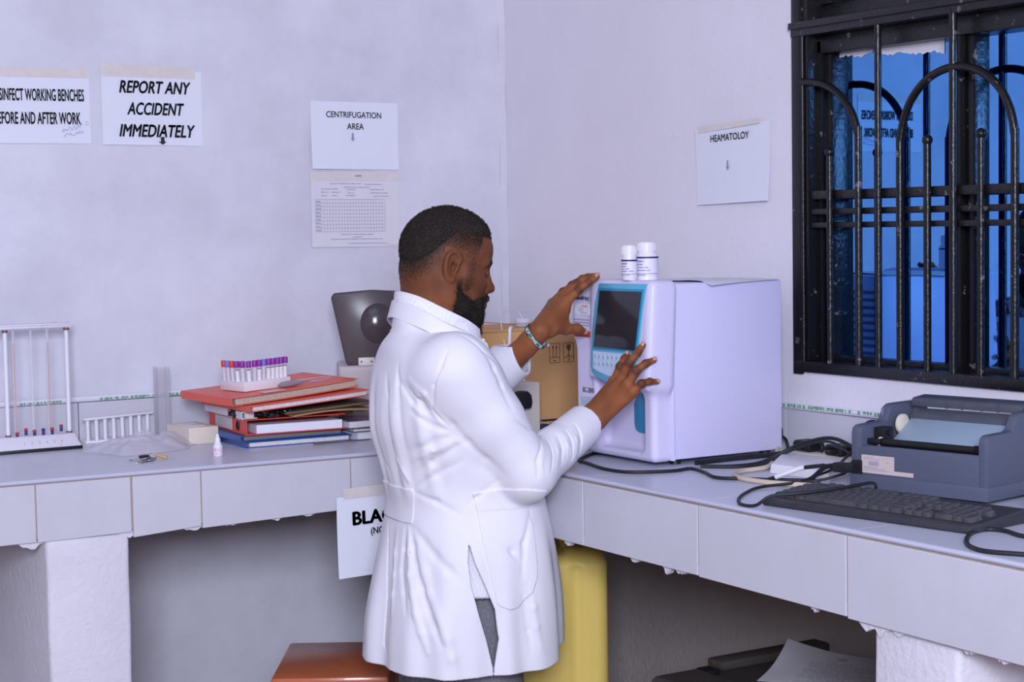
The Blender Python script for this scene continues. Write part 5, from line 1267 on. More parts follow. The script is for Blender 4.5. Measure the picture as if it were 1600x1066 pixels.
# ---- skin materials: the hair-fade amount is a per-vertex attribute of the scalp
def skin_mat(name, base, dark, hair):
    m = bpy.data.materials.new(name); m.use_nodes = True; nt = m.node_tree; N = nt.nodes; L = nt.links; b = N['Principled BSDF']
    tc = N.new('ShaderNodeTexCoord')
    n1 = N.new('ShaderNodeTexNoise'); n1.inputs['Scale'].default_value = 26; n1.inputs['Detail'].default_value = 5; L.new(tc.outputs['Object'], n1.inputs['Vector'])
    mx = N.new('ShaderNodeMix'); mx.data_type = 'RGBA'; mx.inputs[6].default_value = rgb(base); mx.inputs[7].default_value = rgb(dark)
    rp = N.new('ShaderNodeValToRGB'); rp.color_ramp.elements[0].position = .35; rp.color_ramp.elements[1].position = .75; L.new(n1.outputs['Fac'], rp.inputs['Fac']); L.new(rp.outputs['Color'], mx.inputs['Factor'])
    at = N.new('ShaderNodeAttribute'); at.attribute_name = 'tone'
    mt = N.new('ShaderNodeMix'); mt.data_type = 'RGBA'; L.new(at.outputs['Fac'], mt.inputs['Factor']); L.new(mx.outputs[2], mt.inputs[6]); mt.inputs[7].default_value = rgb((54, 34, 30))
    a2 = N.new('ShaderNodeAttribute'); a2.attribute_name = 'stubble'
    n2 = N.new('ShaderNodeTexNoise'); n2.inputs['Scale'].default_value = 620; n2.inputs['Detail'].default_value = 2; L.new(tc.outputs['Object'], n2.inputs['Vector'])
    ad = N.new('ShaderNodeMath'); ad.operation = 'MULTIPLY_ADD'; L.new(a2.outputs['Fac'], ad.inputs[0]); ad.inputs[1].default_value = 1.5
    sb = N.new('ShaderNodeMath'); sb.operation = 'MULTIPLY_ADD'; L.new(n2.outputs['Fac'], sb.inputs[0]); sb.inputs[1].default_value = 4.0; sb.inputs[2].default_value = -2.45
    L.new(sb.outputs[0], ad.inputs[2]); ad.use_clamp = True
    mz = N.new('ShaderNodeMath'); mz.operation = 'MULTIPLY'; L.new(ad.outputs[0], mz.inputs[0])
    gt = N.new('ShaderNodeMath'); gt.operation = 'MULTIPLY'; L.new(a2.outputs['Fac'], gt.inputs[0]); gt.inputs[1].default_value = 6; gt.use_clamp = True; L.new(gt.outputs[0], mz.inputs[1])
    m3 = N.new('ShaderNodeMix'); m3.data_type = 'RGBA'; L.new(mz.outputs[0], m3.inputs['Factor']); L.new(mt.outputs[2], m3.inputs[6]); m3.inputs[7].default_value = rgb(hair)
    L.new(m3.outputs[2], b.inputs['Base Color'])
    b.inputs['Roughness'].default_value = .58; b.inputs['Specular IOR Level'].default_value = .22
    b.inputs['Subsurface Weight'].default_value = .12; b.inputs['Subsurface Radius'].default_value = (.01, .004, .002); b.inputs['Subsurface Scale'].default_value = .4
    n3 = N.new('ShaderNodeTexNoise'); n3.inputs['Scale'].default_value = 420; L.new(tc.outputs['Object'], n3.inputs['Vector'])
    bp = N.new('ShaderNodeBump'); bp.inputs['Strength'].default_value = .12; bp.inputs['Distance'].default_value = .002; L.new(n3.outputs['Fac'], bp.inputs['Height']); L.new(bp.outputs['Normal'], b.inputs['Normal'])
    return m
m_skin = skin_mat('skin', (150, 90, 56), (130, 75, 45), (38, 31, 28))
m_hair = M('black_hair', (46, 41, 39), .85, spec=.12, var=(260, .8, (84, 74, 68)), bump=(420, .8))
m_coat = M('coat_cotton', (232, 229, 236), .75, bump=(900, .04), spec=.25)
m_nail = M('nail', (196, 150, 138), .3)

# ---- head frame
HC = np.array([-.934, -1.262, 1.456]); HS = 1.04
_y, _p = R(-14), R(14)
_M = np.array(Matrix.Rotation(_y, 3, 'Z') @ Matrix.Rotation(_p, 3, 'Y'))          # columns: local axes in world
def hm(x, y, z): return HC+HS*(_M @ np.array([x, y, z]))
def hl(P): return (P-HC) @ _M/HS
def head_sdf(f):
    E = lambda c, r, k=.012, op='u': f.ell(hm(*c), np.array(r)*HS, k*HS, op, _M)
    C = lambda a, b, r0, r1=None, k=.01, op='u': f.capsule(hm(*a), hm(*b), r0*HS, (r0 if r1 is None else r1)*HS, k*HS, op)
    E((-.003, 0, .040), (.091, .074, .086)); E((-.026, 0, .022), (.067, .070, .070), .03)
    E((.045, 0, .052), (.050, .060, .052), .03)                                          # forehead
    E((.030, 0, -.030), (.062, .060, .066), .03)                                         # mid face
    C((.055, 0, -.055), (.074, 0, -.092), .034, .020, .03)                              # chin
    for s in (-1, 1):
        C((-.008, s*.056, -.030), (.004, s*.052, -.062), .020, .017, .03); C((.004, s*.052, -.062), (.066, s*.020, -.094), .017, .016, .03)   # jaw
        C((.040, s*.052, -.006), (.074, s*.034, -.014), .020, .016, .022)                 # cheekbone
        C((.088, s*.010, .030), (.076, s*.046, .030), .009, .007, .016)                   # brow
        f.ell(hm(.094, s*.033, .010), np.array((.014, .019, .012))*HS, .014*HS, 's', _M)  # socket
        f.ell(hm(.074, s*.033, .010), np.array((.0155, .0165, .0150))*HS, .003, 'u', _M)  # lids
        f.ell(hm(.0885, s*.033, .0095), np.array((.006, .0115, .0030))*HS, .0015, 's', _M)
        E((.100, s*.0125, -.026), (.010, .0075, .008), .008); E((.101, s*.0065, -.034), (.005, .0035, .004), .003, 's')
    C((.088, 0, .022), (.108, 0, -.016), .0085, .0105, .012); E((.112, 0, -.022), (.0115, .0105, .010), .008)
    E((.090, 0, -.050), (.018, .026, .016), .016)
    C((.101, -.015, -.0495), (.108, 0, -.0465), .0064, .0074, .005); C((.108, 0, -.0465), (.101, .015, -.0495), .0074, .0064, .005)
    C((.098, -.013, -.0610), (.104, 0, -.0630), .0070, .0084, .005); C((.104, 0, -.0630), (.098, .013, -.0610), .0084, .0070, .005)
    C((.104, -.020, -.0545), (.104, .020, -.0545), .0018, .0018, .002, 's')
    for s in (-1, 1):                                                                    # ears
        ep = lambda q, u, o=0: (-.004+q, s*(.071+o-.30*min(0, q)*1.0), .004+u)
        f.ell(hm(*ep(-.004, .002, .002)), np.array((.017, .0055, .029))*HS, .006*HS, 'u', _M @ np.array(Matrix.Rotation(s*R(-20), 3, 'Z') @ Matrix.Rotation(R(-8), 3, 'Y')))
        hx = [(.008, .002), (.0125, .018), (.006, .030), (-.006, .0325), (-.0165, .024), (-.0195, .008), (-.017, -.008), (-.010, -.022), (-.001, -.030), (.006, -.027)]
        hx = [(q.x, q.y) for q in catmull([(a, b, 0) for a, b in hx], 3)]; nh = len(hx)-1
        for i in range(nh): C(ep(*hx[i], .005), ep(*hx[i+1], .005), .0036+.0016*(i/nh)**3, .0036+.0016*((i+1)/nh)**3, .005)
        f.ell(hm(*ep(.001, -.003, .010)), np.array((.0085, .011, .0120))*HS, .004, 's', _M)
        f.ell(hm(*ep(-.004, .018, .010)), np.array((.0085, .0045, .0085))*HS, .004, 's', _M)
        ah = [(-.004, .018), (-.0105, .008), (-.0105, -.006), (-.004, -.0155)]
        ah = [(q.x, q.y) for q in catmull([(a, b, 0) for a, b in ah], 3)]
        for i in range(len(ah)-1): C(ep(*ah[i], .003), ep(*ah[i+1], .003), .0030, .0030, .005)
        C(ep(.010, -.001, .004), ep(.008, -.008, .004), .0042, .0040, .004)
    # neck
    f.capsule(hm(-.040, 0, -.020), (-.968, -1.248, 1.33), .060*HS, .066, k=.03)
    f.capsule(hm(.0, 0, -.055), (-.945, -1.25, 1.32), .044*HS, .054, k=.03)
    return f
def hand(f, wr, pal, fingers, thumb, sc_=1.0):
    """wrist line, palm chains and five fingers, each with its own joints"""
    for a, b, r0, r1 in pal: f.capsule(a, b, r0*sc_, r1*sc_, k=.014)
    for pts in fingers:
        r = pts[1]
        f.chain([np.array(q) for q in pts[0]], [x*sc_ for x in r], k=.006)
        f.ell(np.array(pts[0][1]), (r[1]*1.06*sc_,)*3, k=.004); 
    f.chain([np.array(q) for q in thumb[0]], [x*sc_ for x in thumb[1]], k=.010)
    return f
FR = [([(-.5535, -1.398, 1.176), (-.545, -1.412, 1.213), (-.533, -1.413, 1.232), (-.5255, -1.412, 1.241)], (.0112, .0098, .0085, .0070)),
      ([(-.5555, -1.428, 1.181), (-.546, -1.450, 1.225), (-.530, -1.463, 1.250), (-.5185, -1.468, 1.266)], (.0114, .0100, .0088, .0072)),
      ([(-.5535, -1.454, 1.173), (-.543, -1.474, 1.208), (-.522, -1.484, 1.224), (-.502, -1.489, 1.231)], (.0110, .0096, .0084, .0069)),
      ([(-.548, -1.470, 1.157), (-.538, -1.487, 1.177), (-.516, -1.489, 1.181), (-.494, -1.488, 1.179)], (.0104, .0088, .0076, .0064))]
TR_ = ([(-.580, -1.375, 1.112), (-.556, -1.372, 1.142), (-.541, -1.385, 1.168), (-.532, -1.398, 1.186)], (.017, .0125, .0105, .0082))
FL = [([(-.577, -1.228, 1.362), (-.548, -1.240, 1.392), (-.526, -1.253, 1.411), (-.507, -1.262, 1.4235)], (.0118, .0102, .0088, .0072)),
      ([(-.569, -1.203, 1.374), (-.533, -1.212, 1.407), (-.508, -1.222, 1.4215), (-.486, -1.231, 1.425)], (.0116, .0102, .0088, .0074)),
      ([(-.568, -1.181, 1.370), (-.531, -1.188, 1.402), (-.506, -1.196, 1.418), (-.484, -1.203, 1.424)], (.0110, .0098, .0085, .0070)),
      ([(-.574, -1.161, 1.358), (-.543, -1.163, 1.386), (-.520, -1.169, 1.400), (-.500, -1.174, 1.408)], (.0102, .0088, .0076, .0064))]
TL_ = ([(-.622, -1.238, 1.305), (-.575, -1.222, 1.297), (-.540, -1.221, 1.296), (-.519, -1.217, 1.288)], (.019, .0135, .0112, .0088))
def body_sdf():
    f = SDF(); head_sdf(f)
    f.capsule((-.97, -1.25, 1.30), (-.955, -1.25, 1.16), .07, .095, k=.04); f.capsule((-.955, -1.25, 1.16), (-.90, -1.26, .86), .095, .10, k=.04)
    f.capsule((-.97, -1.26, 1.25), SH_R, .05, .045, k=.03); f.capsule((-.96, -1.24, 1.25), SH_L, .05, .045, k=.03)
    for S_, E_, W_, s in ((SH_R, EL_R, WR_R, 1), (SH_L, EL_L, WR_L, -1)):
        f.capsule(S_, E_, .045, .036, k=.02); f.capsule(E_, lerp3(E_, W_, .35), .036, .038, k=.015); f.capsule(lerp3(E_, W_, .35), lerp3(E_, W_, .86), .038, .0262, k=.015)
    # right wrist and palm
    u = np.array((.35, -.60, -.72)); u /= np.linalg.norm(u)               # across the right hand, thumb side to little finger side
    w0 = lerp3(EL_R, WR_R, .86)
    for t in (-.011, .011): f.capsule(w0+u*t*.9, WR_R+u*t, .0225, .0195, k=.012)
    pr_ = []
    for q, t, r in ((FR[0][0][0], -.016, .0135), (FR[1][0][0], -.004, .0138), (FR[2][0][0], .008, .0132), (FR[3][0][0], .018, .0125)):
        pr_.append((WR_R+u*t*.9, np.array(q), .0165, r))
    pr_.append((V3(-.585, -1.395, 1.12), V3(-.557, -1.425, 1.16), .018, .015))
    pr_.append((WR_R+V3(.012, .004, .012), V3(-.563, -1.385, 1.145), .019, .014))
    hand(f, WR_R, pr_, FR, TR_)
    for q in FR: f.ell(np.array(q[0][0])+V3(-.004, -.001, .003), (.0095, .0095, .0095), k=.008)
    # left wrist and palm
    u2 = np.array((.25, .75, .45)); u2 /= np.linalg.norm(u2)
    v2 = V3(-.25, -.35, .9)
    w0 = lerp3(EL_L, WR_L, .86)
    up = V3(.1, -.45, .85); up = up/np.linalg.norm(up)
    for t in (-.010, .010): f.capsule(w0+up*t, WR_L+up*t*.9, .0225, .0185, k=.014)
    pl_ = [(WR_L+up*.006, np.array(FL[0][0][0]), .019, .0142), (WR_L+up*.012+V3(0, .012, 0), np.array(FL[1][0][0]), .0165, .0138), (WR_L+V3(.0, .020, .006), np.array(FL[2][0][0]), .0155, .013), (WR_L+V3(0, .026, -.004), np.array(FL[3][0][0]), .015, .0122),
           (WR_L+V3(.03, .004, .004), V3(-.582, -1.222, 1.316), .0195, .0150), (V3(-.60, -1.226, 1.322), V3(-.578, -1.226, 1.345), .0165, .0125), (V3(-.625, -1.232, 1.318), V3(-.592, -1.224, 1.338), .020, .0165)]
    hand(f, WR_L, pl_, FL, TL_)
    return f
body_f = body_sdf()
def merge(ms):
    P = []; Q = []; n = 0
    for p, q in ms: P.append(p); Q.append(q+n); n += len(p)
    return np.concatenate(P), np.concatenate(Q)
beard = SDF()
def bC(a, b, r0, r1, k=.012): beard.capsule(hm(*a), hm(*b), r0*HS, r1*HS, k*HS)
bC((.072, -.012, -.085), (.084, -.006, -.124), .030, .024); bC((.072, .012, -.085), (.084, .006, -.124), .030, .024)
for s in (-1, 1):
    bC((.016, s*.058, -.052), (.040, s*.049, -.078), .0135, .022); bC((.040, s*.049, -.078), (.074, s*.026, -.092), .022, .026)
    bC((.090, s*.023, -.050), (.080, s*.034, -.068), .0068, .013); bC((.106, s*.004, -.0415), (.096, s*.021, -.048), .0040, .0055, .005)
    bC((.016, s*.0585, -.052), (.020, s*.063, -.020), .0115, .0055)
bC((.092, 0, -.074), (.092, 0, -.084), .010, .014)
for s_ in (1,): beard.ell(hm(.106, 0, -.0545), np.array((.012, .020, .0105))*HS, .004, 's', _M)
hb = (HC+V3(-.17, -.15, -.155), HC+V3(.17, .15, .17))
parts = [surface_nets(body_f, hb[0], hb[1], .0019),
         surface_nets(body_f, (-.70, -1.53, 1.03), (-.47, -1.13, 1.45), .0016),
         surface_nets(body_f, (-1.10, -1.55, .74), (-.70, -1.0, 1.302), .008)]
pos, quads = merge(parts)
me = np_mesh('body', pos, quads)
# attributes: shaved fade on the scalp, darker lips and knuckles
L_ = hl(pos)
top = sstep(L_[:, 2]-.55*np.maximum(0, -L_[:, 0]-.0)*0, -.012, .042)
back = sstep(-L_[:, 0], .0, .05)
line = .012-.080*sstep(-L_[:, 0], .015, .085)                 # lower edge of the fade, dropping behind the ear to the nape
st = sstep(L_[:, 2], line-.008, line+.085)**.75
front = sstep(L_[:, 0], .062-.25*np.maximum(0, .07-L_[:, 2]), .050-.25*np.maximum(0, .07-L_[:, 2]))
inhead = (L_[:, 2] > -.10) & (np.abs(L_).max(1) < .2)
ear_zone = (np.abs(L_[:, 1]) > .0735) & (np.abs(L_[:, 0]+.004) < .026) & (L_[:, 2] < .045)
side = .55*np.exp(-((L_[:, 0]-.040)/.013)**2)*sstep(L_[:, 2], .05, .02)*sstep(L_[:, 2], -.075, -.050)
bd = beard(pos); side = np.maximum(side, .9*np.exp(-np.maximum(bd, 0)/.006)*(bd < .03))
stub = np.clip(np.maximum(st*front, side), 0, 1)*inhead*(~ear_zone)
tone = np.zeros(len(pos))
lips = np.exp(-(((L_[:, 0]-.103)/.012)**2+((L_[:, 2]+.055)/.012)**2+(L_[:, 1]/.018)**2))*inhead
brow = np.exp(-(((L_[:, 2]-.033)/.006)**2+((np.abs(L_[:, 1])-.030)/.018)**4))*sstep(L_[:, 0], .06, .07)*inhead
tone = np.maximum(tone, lips*.75)
eyer = np.exp(-(((L_[:, 0]-.088)/.012)**2+((np.abs(L_[:, 1])-.034)/.016)**2+((L_[:, 2]-.0115)/.0035)**2))*inhead
tone = np.maximum(tone, .9*eyer)
for F_ in (FR, FL):
    for q, r in F_:
        for j, am in ((1, .8), (2, .55)):
            dj = np.sqrt(((pos-np.array(q[j]))**2).sum(1))-r[j]
            tone = np.maximum(tone, am*np.exp(-np.maximum(dj, 0)**2/(2*.0026**2)))
stub = np.maximum(stub, brow*.9)
# cooler, darker face than the hands
for nm, arr in (('stubble', stub), ('tone', np.clip(np.maximum(tone, inhead*.46*sstep(L_[:, 2]+.5*np.maximum(0, -L_[:, 0]), -.10, -.03)), 0, 1))):
    a = me.attributes.new(nm, 'FLOAT', 'POINT'); a.data.foreach_set('value', arr.astype(np.float32))
me.transform(local_matrix(person).inverted()); me.materials.append(m_skin)
body = bpy.data.objects.new('body', me); COL.objects.link(body); body.parent = person
# eyes
m_eye = M('eye_white', (214, 206, 204), .2, spec=.6)
for s in (-1, 1):
    c = hm(.0745, s*.033, .0098)
    e = MB().ball(c, .0148*HS, n=20).build('eye', m_eye, person)
    d = _M @ np.array((1, 0, -.18)); d /= np.linalg.norm(d)
    MB().ball(c+d*.0075*HS, .0080*HS, n=16).build('iris', M('iris', (30, 18, 14), .1, spec=.7), e)
# nails
def nail(tip, prev, nrm, r, w_=.0056, l_=.0078):
    tip = Vector(tip); ax = (tip-Vector(prev)).normalized(); n_ = Vector(nrm); n_ = (n_-ax*n_.dot(ax)).normalized()
    b_ = basis(tip+n_*(r*.72)+ax*r*.10, ax, n_.cross(ax))
    MB().ball((0, 0, 0), 1, (l_, w_, .0026), 14, mtx=b_).build('fingernail', m_nail, body)
for q, r in FR: nail(q[3], q[2], (-.85, -.35, .35), r[3])
for q, r in FL: nail(q[3], q[2], (-.2, -.45, .9), r[3])
nail(TL_[0][3], TL_[0][2], (.0, -1, .1), TL_[1][3], .0068, .0088); nail(TR_[0][3], TR_[0][2], (-1, .3, 0), TR_[1][3], .0066, .0088)

# ---- hair: close cropped cap with a thick crown, and the beard
rg = np.random.default_rng(5)
hair_base = SDF(); head_sdf(hair_base)
def hair_fn(P):
    q = hl(P); d = hair_base(P)
    ln = .084-.088*sstep(-q[:, 0], -.01, .095)
    t = np.clip((q[:, 2]-ln)/.060, -.15, 1); t = np.where(t > 0, 1-(1-t)**1.6, t*2)
    fr_ = sstep(q[:, 0], .088-.9*np.maximum(0, .070-q[:, 2]), .080-.9*np.maximum(0, .070-q[:, 2]))
    th = (-.0008+.0150*t)*fr_-.004*(1-fr_)
    nz = .0013*(np.sin(P[:, 0]*900+3*np.sin(P[:, 1]*500))*np.sin(P[:, 1]*860+2*np.sin(P[:, 2]*610))+np.sin(P[:, 2]*930+2*np.sin(P[:, 0]*700)))
    return d-th-nz*np.clip(t, 0, 1)
hp, hq = surface_nets(hair_fn, HC+V3(-.14, -.12, -.06), HC+V3(.14, .12, .16), .0021, project=False)
def beard_fn(P):
    d = beard(P)
    nz = .0016*(np.sin(P[:, 0]*640+3*np.sin(P[:, 1]*390))*np.sin(P[:, 1]*600+2*np.sin(P[:, 2]*430))+np.sin(P[:, 2]*560+2.5*np.sin(P[:, 0]*480+P[:, 1]*300)))
    return d-nz
bp_, bq_ = surface_nets(beard_fn, HC+V3(-.03, -.12, -.20), HC+V3(.17, .12, .03), .0022, project=False)
def strands(P, Q, n, length, rad, up=(0, 0, 0), curl=.6):
    """short curled tapering hairs rooted on a surface"""
    a, b, c = P[Q[:, 0]], P[Q[:, 1]], P[Q[:, 2]]
    nr = np.cross(b-a, c-a); nr /= np.linalg.norm(nr, axis=1)[:, None]+1e-12
    ix = rg.integers(0, len(Q), n); w_ = rg.random((n, 2))
    root = P[Q[ix, 0]]*(1-w_[:, :1])+P[Q[ix, 2]]*w_[:, :1]
    d = nr[ix]+rg.normal(0, curl, (n, 3))+np.array(up); d /= np.linalg.norm(d, axis=1)[:, None]
    l_ = length*rg.uniform(.5, 1.2, n)[:, None]
    sd = np.cross(d, rg.normal(0, 1, (n, 3))); sd /= np.linalg.norm(sd, axis=1)[:, None]; s2 = np.cross(d, sd)
    p0 = root-d*.001; p1 = root+d*l_*.5+sd*l_*.22*curl; p2 = root+d*l_*.85-sd*l_*.10*curl+s2*l_*.35*curl
    V = []; 
    for p, r in ((p0, rad), (p1, rad*.8)):
        for k in range(3):
            an = 2*math.pi*k/3; V.append(p+r*(math.cos(an)*sd+math.sin(an)*s2))
    V.append(p2)
    V = np.stack(V, 1).reshape(-1, 3); o = (np.arange(n)*7)[:, None]
    F = [o+np.array([[i, (i+1) % 3, 3+(i+1) % 3, 3+i]]) for i in range(3)]+[o+np.array([[3+i, 3+(i+1) % 3, 6, 6]]) for i in range(3)]
    return V, np.concatenate(F)
def hairmesh(name, P, Q, V, F):
    bm = bmesh.new()
    me = np_mesh(name, P, Q); tri = F[:, 2] == F[:, 3]
    vs = V; m2 = bpy.data.meshes.new('s')
    m2.from_pydata(vs.tolist(), [], [list(map(int, q[:3])) if t else list(map(int, q)) for q, t in zip(F, tri)])
    bm.from_mesh(me); bm.from_mesh(m2); bm.to_mesh(me); bm.free(); bpy.data.meshes.remove(m2)
    me.shade_smooth(); me.transform(local_matrix(person).inverted()); me.materials.append(m_hair)
    o = bpy.data.objects.new(name, me); COL.objects.link(o); o.parent = person; return o
thick = hair_fn(hp-0)  # surface points only
hz = hl(hp); okq = (hz[hq[:, 0], 2] > -.10)
V_, F_ = strands(hp, hq[okq], 16000, .0045, .0006)
# cropped stubble of the fade, rooted on the scalp, thinning downwards
cand = np.flatnonzero((stub[quads[:, 0]] > .03) & inhead[quads[:, 0]])
keep = cand[rg.random(len(cand)) < np.clip(stub[quads[cand, 0]], 0, 1)**1.6]
V2, F2 = strands(pos, quads[keep], 26000, .0026, .00045, curl=.6)
hairmesh('hair', hp, hq, np.concatenate([V_, V2]), np.concatenate([F_, F2+len(V_)]))
bq2 = bq_[((bp_[bq_[:, 0]]-hm(.108, 0, -.055))**2).sum(1) > .021**2]
V_, F_ = strands(bp_, bq2, 11000, .0085, .0006, up=_M @ np.array((.25, 0, -.5)), curl=.7)
hairmesh('beard', bp_, bq_, V_, F_)

# ---- the coat
HEM = .545
def slit_w(P):
    qx, qy, a, b, z = torso_uv(P); th = np.arctan2(qy/b, qx/a)
    zs = [.50, .562, .627, .693, .752, .802, .846, .90]
    lo = np.interp(z, zs, [-1.632, -1.646, -1.724, -1.835, -1.925, -1.966, -1.955, -1.95]); hi = np.interp(z, zs, [-1.628, -1.630, -1.589, -1.643, -1.777, -1.892, -1.955, -1.96])
    return np.minimum(th-lo, hi-th)*.21
def coat_outer():
    f = coat_base()
    for amp, wd, pts in CREASES:
        amp = amp*1.12; wd = wd*.82
        W_ = [np.array(q)+V3(PX, PY, 0) for q in pts]
        for i in range(len(W_)-1):
            a_, b_ = W_[i], W_[i+1]; e0 = 1 if i > 0 else .35; e1 = 1 if i < len(W_)-2 else .35
            def fn(P, d, a_=a_, b_=b_, amp=amp, wd=wd, e0=e0, e1=e1):
                ab = b_-a_; L2 = ab@ab; t = (P-a_)@ab/L2; tc_ = np.clip(t, 0, 1); q = P-a_-tc_[:, None]*ab
                r2 = (q*q).sum(1); env = e0+(e1-e0)*tc_
                return amp*env*np.exp(-r2/(wd*wd))*.8
            f._add('d', fn, (a_+b_)/2, np.linalg.norm(b_-a_)/2+wd*2.5, 0)
    return f
co_f = coat_outer()
dR = (CU_R-EL_R)/np.linalg.norm(CU_R-EL_R); dL = V3(.596, -.751, .28); dL = dL/np.linalg.norm(dL)
co_f.func(lambda P: (P[:, 0]-np.interp(P[:, 2], [.50, .76, .99, 1.05], [-.655, -.716, -.716, -.62]))*.9, (0, 0, 0), 9, 0, op='i')
class Shell:
    """cloth of real thickness: outer surface, hollowed, open at hem, neck, cuffs and side vent"""
    def __init__(s, f, t): s.f = f; s.t = t
    def cull(s, c, r): return Shell(s.f.cull(c, r), s.t)
    def __call__(s, P):
        d = s.f(P); e = np.maximum(d, -(d+s.t))
        for C_, D_ in ((CU_R, dR), (CU_L, dL)):
            q = P-C_; al = q@D_; near = (q*q).sum(1) < .12**2
            e = np.where(near, np.maximum(e, al), e)
        e = np.maximum(e, P[:, 2]-1.372+.112*sstep(P[:, 0]-PX, -.16, .06))
        qz = HEM+.030*sstep(P[:, 0]-PX, .06, .24)
        e = np.maximum(e, qz-P[:, 2])
        near = P[:, 1] < PY-.08
        e = np.where(near, np.maximum(e, slit_w(P)), e)
        return e
coat = sdf_obj('lab_coat', Shell(co_f, .0075), (-1.18, -1.58, .52), (-.58, -.97, 1.39), .0025, m_coat, person)
# pocket and half belt, sewn on the coat
def inpoly(u, v, poly):
    """distance-like test inside a convex polygon (negative inside)"""
    d = np.full(len(u), -9.0); n = len(poly); A = sum(poly[i][0]*poly[(i+1) % n][1]-poly[(i+1) % n][0]*poly[i][1] for i in range(n)); sg = 1 if A > 0 else -1
    for i in range(n):
        (x0, y0), (x1, y1) = poly[i], poly[(i+1) % n]; L = math.hypot(x1-x0, y1-y0)
        d = np.maximum(d, sg*((y1-y0)*(u-x0)-(x1-x0)*(v-y0))/L)
    return d
class Patch:
    def __init__(s, f, poly, t, ridge=None): s.f = f; s.poly = poly; s.t = t; s.ridge = ridge
    def cull(s, c, r): return Patch(s.f.cull(c, r), s.poly, s.t, s.ridge)
    def __call__(s, P):
        qx, qy, a, b, z = torso_uv(P); th = np.arctan2(qy/b, qx/a); th = np.where(th > 1.57, th-2*math.pi, th)
        d = s.f(P); t = s.t
        if s.ridge is not None: t = t+.0012*(z > np.interp(th, s.ridge[0], s.ridge[1]))
        return np.maximum(np.maximum(d-t, -(d+.004)), inpoly(th*.2, z, [(q[0]*.2, q[1]) for q in s.poly]))
pk = [(-1.838, .952), (-1.317, .962), (-1.12, .955), (-1.10, .87), (-1.15, .76), (-1.216, .725), (-1.378, .693), (-1.504, .692), (-1.627, .705), (-1.70, .76), (-1.80, .85)]
sdf_obj('pocket', Patch(co_f, pk, .0028, ([-1.868, -1.1], [.913, .911])), (-1.08, -1.54, .66), (-.64, -1.25, .99), .0022, m_coat, person)
bl_ = [(-4.0, .962), (-2.60, .958), (-2.585, .95), (-2.65, .885), (-2.667, .878), (-4.0, .878)]
sdf_obj('half_belt', Patch(co_f, bl_, .0032), (-1.16, -1.52, .86), (-.90, -1.02, .98), .0022, m_coat, person)
# collars: folded bands round the neck
def collar(name, mat, path, rise, drop, out, th):
    """path: list of (angle from front in degrees, centre point of the fold top); swept as stand, fold and fall"""
    K = catmull([p for p in path], 8); n = len(K)-1; cn = Vector((-.955, -1.25, 0))
    def fn(a, b):
        i = min(int(a*n), n-1); p = K[i].lerp(K[i+1], a*n-i)
        r_ = Vector((p.x-cn.x, p.y-cn.y, 0)).normalized()
        if b < .35: t = b/.35; return p+r_*(-.012*(1-t)*.5)+Vector((0, 0, -rise*(1-t)))
        if b < .5: t = (b-.35)/.15; return p+r_*(.004*math.sin(t*math.pi/2)+.003*t)+Vector((0, 0, .0015*math.sin(t*math.pi)))
        t = (b-.5)/.5; e = min(1, min(a, 1-a)*9+.55); return p+r_*(.007+out*t)+Vector((0, 0, -drop*t*(1.0 if e >= 1 else 1.0)))
    o = MB().sheet(fn, 90, 22, th).build(name, mat, person); return o
m_shirt = M('dotted_shirt', (236, 234, 240), .7)
nt = m_shirt.node_tree; N = nt.nodes; tc = N.new('ShaderNodeTexCoord'); vo = N.new('ShaderNodeTexVoronoi'); vo.inputs['Scale'].default_value = 330; vo.inputs['Randomness'].default_value = .25
nt.links.new(tc.outputs['Object'], vo.inputs['Vector']); rp = N.new('ShaderNodeValToRGB'); rp.color_ramp.elements[0].position = .17; rp.color_ramp.elements[0].color = rgb((128, 124, 150)); rp.color_ramp.elements[1].position = .24; rp.color_ramp.elements[1].color = rgb((236, 234, 240))
nt.links.new(vo.outputs['Distance'], rp.inputs['Fac']); nt.links.new(rp.outputs['Color'], N['Principled BSDF'].inputs['Base Color'])
def ring(pts): return [Vector(p) for p in pts]
shirt_path = ring([(-.884, -1.318, 1.314), (-.902, -1.330, 1.324), (-.930, -1.337, 1.340), (-.975, -1.330, 1.364), (-1.022, -1.300, 1.393), (-1.045, -1.25, 1.405), (-1.022, -1.190, 1.397), (-.975, -1.160, 1.366), (-.92, -1.166, 1.337), (-.875, -1.185, 1.31), (-.862, -1.21, 1.300)])
collar('shirt_collar', m_shirt, shirt_path, .045, .030, .003, .0022)
coat_path = ring([(-.893, -1.352, 1.284), (-.935, -1.360, 1.306), (-.985, -1.350, 1.333), (-1.022, -1.316, 1.363), (-1.040, -1.25, 1.386), (-1.020, -1.180, 1.376), (-.985, -1.148, 1.348), (-.935, -1.146, 1.315), (-.905, -1.15, 1.300)])
coat_path = [Vector((-.955+(q.x+.955)*1.07, -1.25+(q.y+1.25)*1.07, q.z)) for q in coat_path]
collar('coat_collar', m_coat, coat_path, .03, .040, .012, .003)
MB().lathe([(.006, 0), (.0065, .0015), (.005, .003), (0, .0028)], basis((-.868, -1.315, 1.285), (0, 0, 1), (-1, 0, 0)) , 16).build('collar_button', m_white, person)
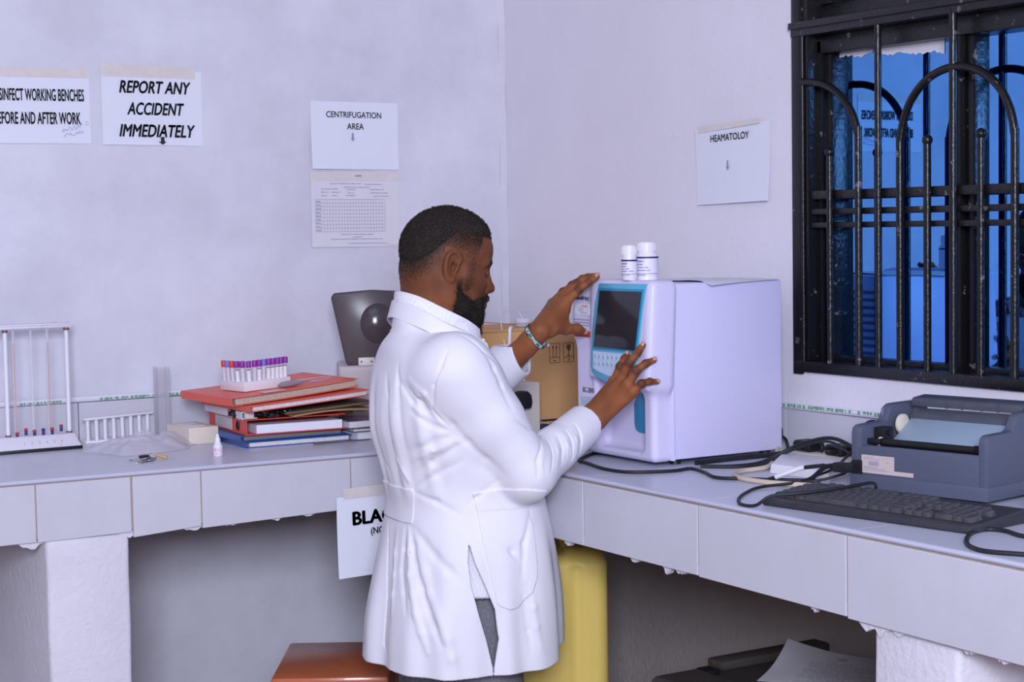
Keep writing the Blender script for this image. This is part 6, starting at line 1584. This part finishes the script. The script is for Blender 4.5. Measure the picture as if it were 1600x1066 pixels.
# shirt tail and trousers inside the vent
class ShirtF:
    def cull(s, c, r): return s
    def __call__(s, P):
        d = torso_fn(-.030, False)(P); d = d-.002*np.sin(P[:, 0]*60+P[:, 2]*20)
        return np.maximum(np.maximum(d, -(d+.008)), np.maximum(.715-P[:, 2], P[:, 2]-1.30))
sdf_obj('shirt', ShirtF(), (-1.1, -1.5, .69), (-.70, -1.02, 1.32), .005, m_shirt, person)
m_trs = M('grey_trousers', (112, 110, 118), .85, var=(240, .7, (150, 148, 156)), bump=(700, .2))
f = SDF()
f.ell((-.905, -1.26, .80), (.145, .165, .13), k=.05)
for s in (-1, 1):
    f.capsule((-.90, -1.26+s*.085, .76), (-.905, -1.26+s*.10, .46), .105, .086, k=.05); f.capsule((-.905, -1.26+s*.10, .46), (-.915, -1.26+s*.105, .05), .086, .074, k=.04)
f.func(lambda P, d: .003*np.sin(P[:, 2]*38+P[:, 0]*25)*np.sin(P[:, 1]*22+P[:, 2]*9), (0, 0, 0), 9, 0, op='d')
f.func(lambda P: .04-P[:, 2], (0, 0, 0), 9, 0, op='i')
sdf_obj('trousers', f, (-1.1, -1.5, .02), (-.72, -1.02, .96), .006, m_trs, person)
for s in (-1, 1):
    f = SDF(); f.rbox((-.99, -1.26+s*.105-.045, .0), (-.74, -1.26+s*.105+.045, .055), .024); f.capsule((-.93, -1.26+s*.105, .05), (-.93, -1.26+s*.105, .10), .05, .045, k=.03)
    sdf_obj('shoe', f, (-1.02, -1.26+s*.105-.08, -.02), (-.70, -1.26+s*.105+.08, .15), .006, M('black_leather', (24, 22, 24), .35), person)
# patterned wrist band on the left arm
ax = (WR_L-EL_L)/np.linalg.norm(WR_L-EL_L); cW = lerp3(EL_L, WR_L, .955)
up = V3(.1, -.45, .85); up -= ax*(up@ax); up /= np.linalg.norm(up); sd = np.cross(ax, up)
def band(a, b):
    t = 2*math.pi*a; return Vector(cW+up*math.cos(t)*.0335+sd*math.sin(t)*.0245+ax*(.011*(b-.5)+.004*math.cos(t)))
m_band = M('band_pale', (176, 196, 200), .5, spots=(85, .56, (24, 26, 34))); m_bandg = M('band_green', (74, 104, 92), .5)
wb = MB().sheet(band, 60, 4, .0014).build('wrist_band', m_band, person)
mb = MB().tube([band(k/40, 0) for k in range(41)], .0008, 6, 0).tube([band(k/40, 1) for k in range(41)], .0008, 6, 0); mb.build('band_edge', m_blackp, wb)
for k in (.05, .19, .33, .47, .61, .75, .89): 
    mb = MB().sheet(lambda a, b: band(k+(a-.5)*.05, .25+.5*b)+Vector(tuple((np.array(band(k, .5))-cW)*.05)), 4, 3, .0006); mb.build('band_patch', m_bandg, wb)
tl = MB().box((-.0015, -.006, -.003), (.0015, .006, .003), .001, mtx=basis(cW-up*.037+ax*.008, ax, sd)); tl.build('band_knot', m_band, wb)
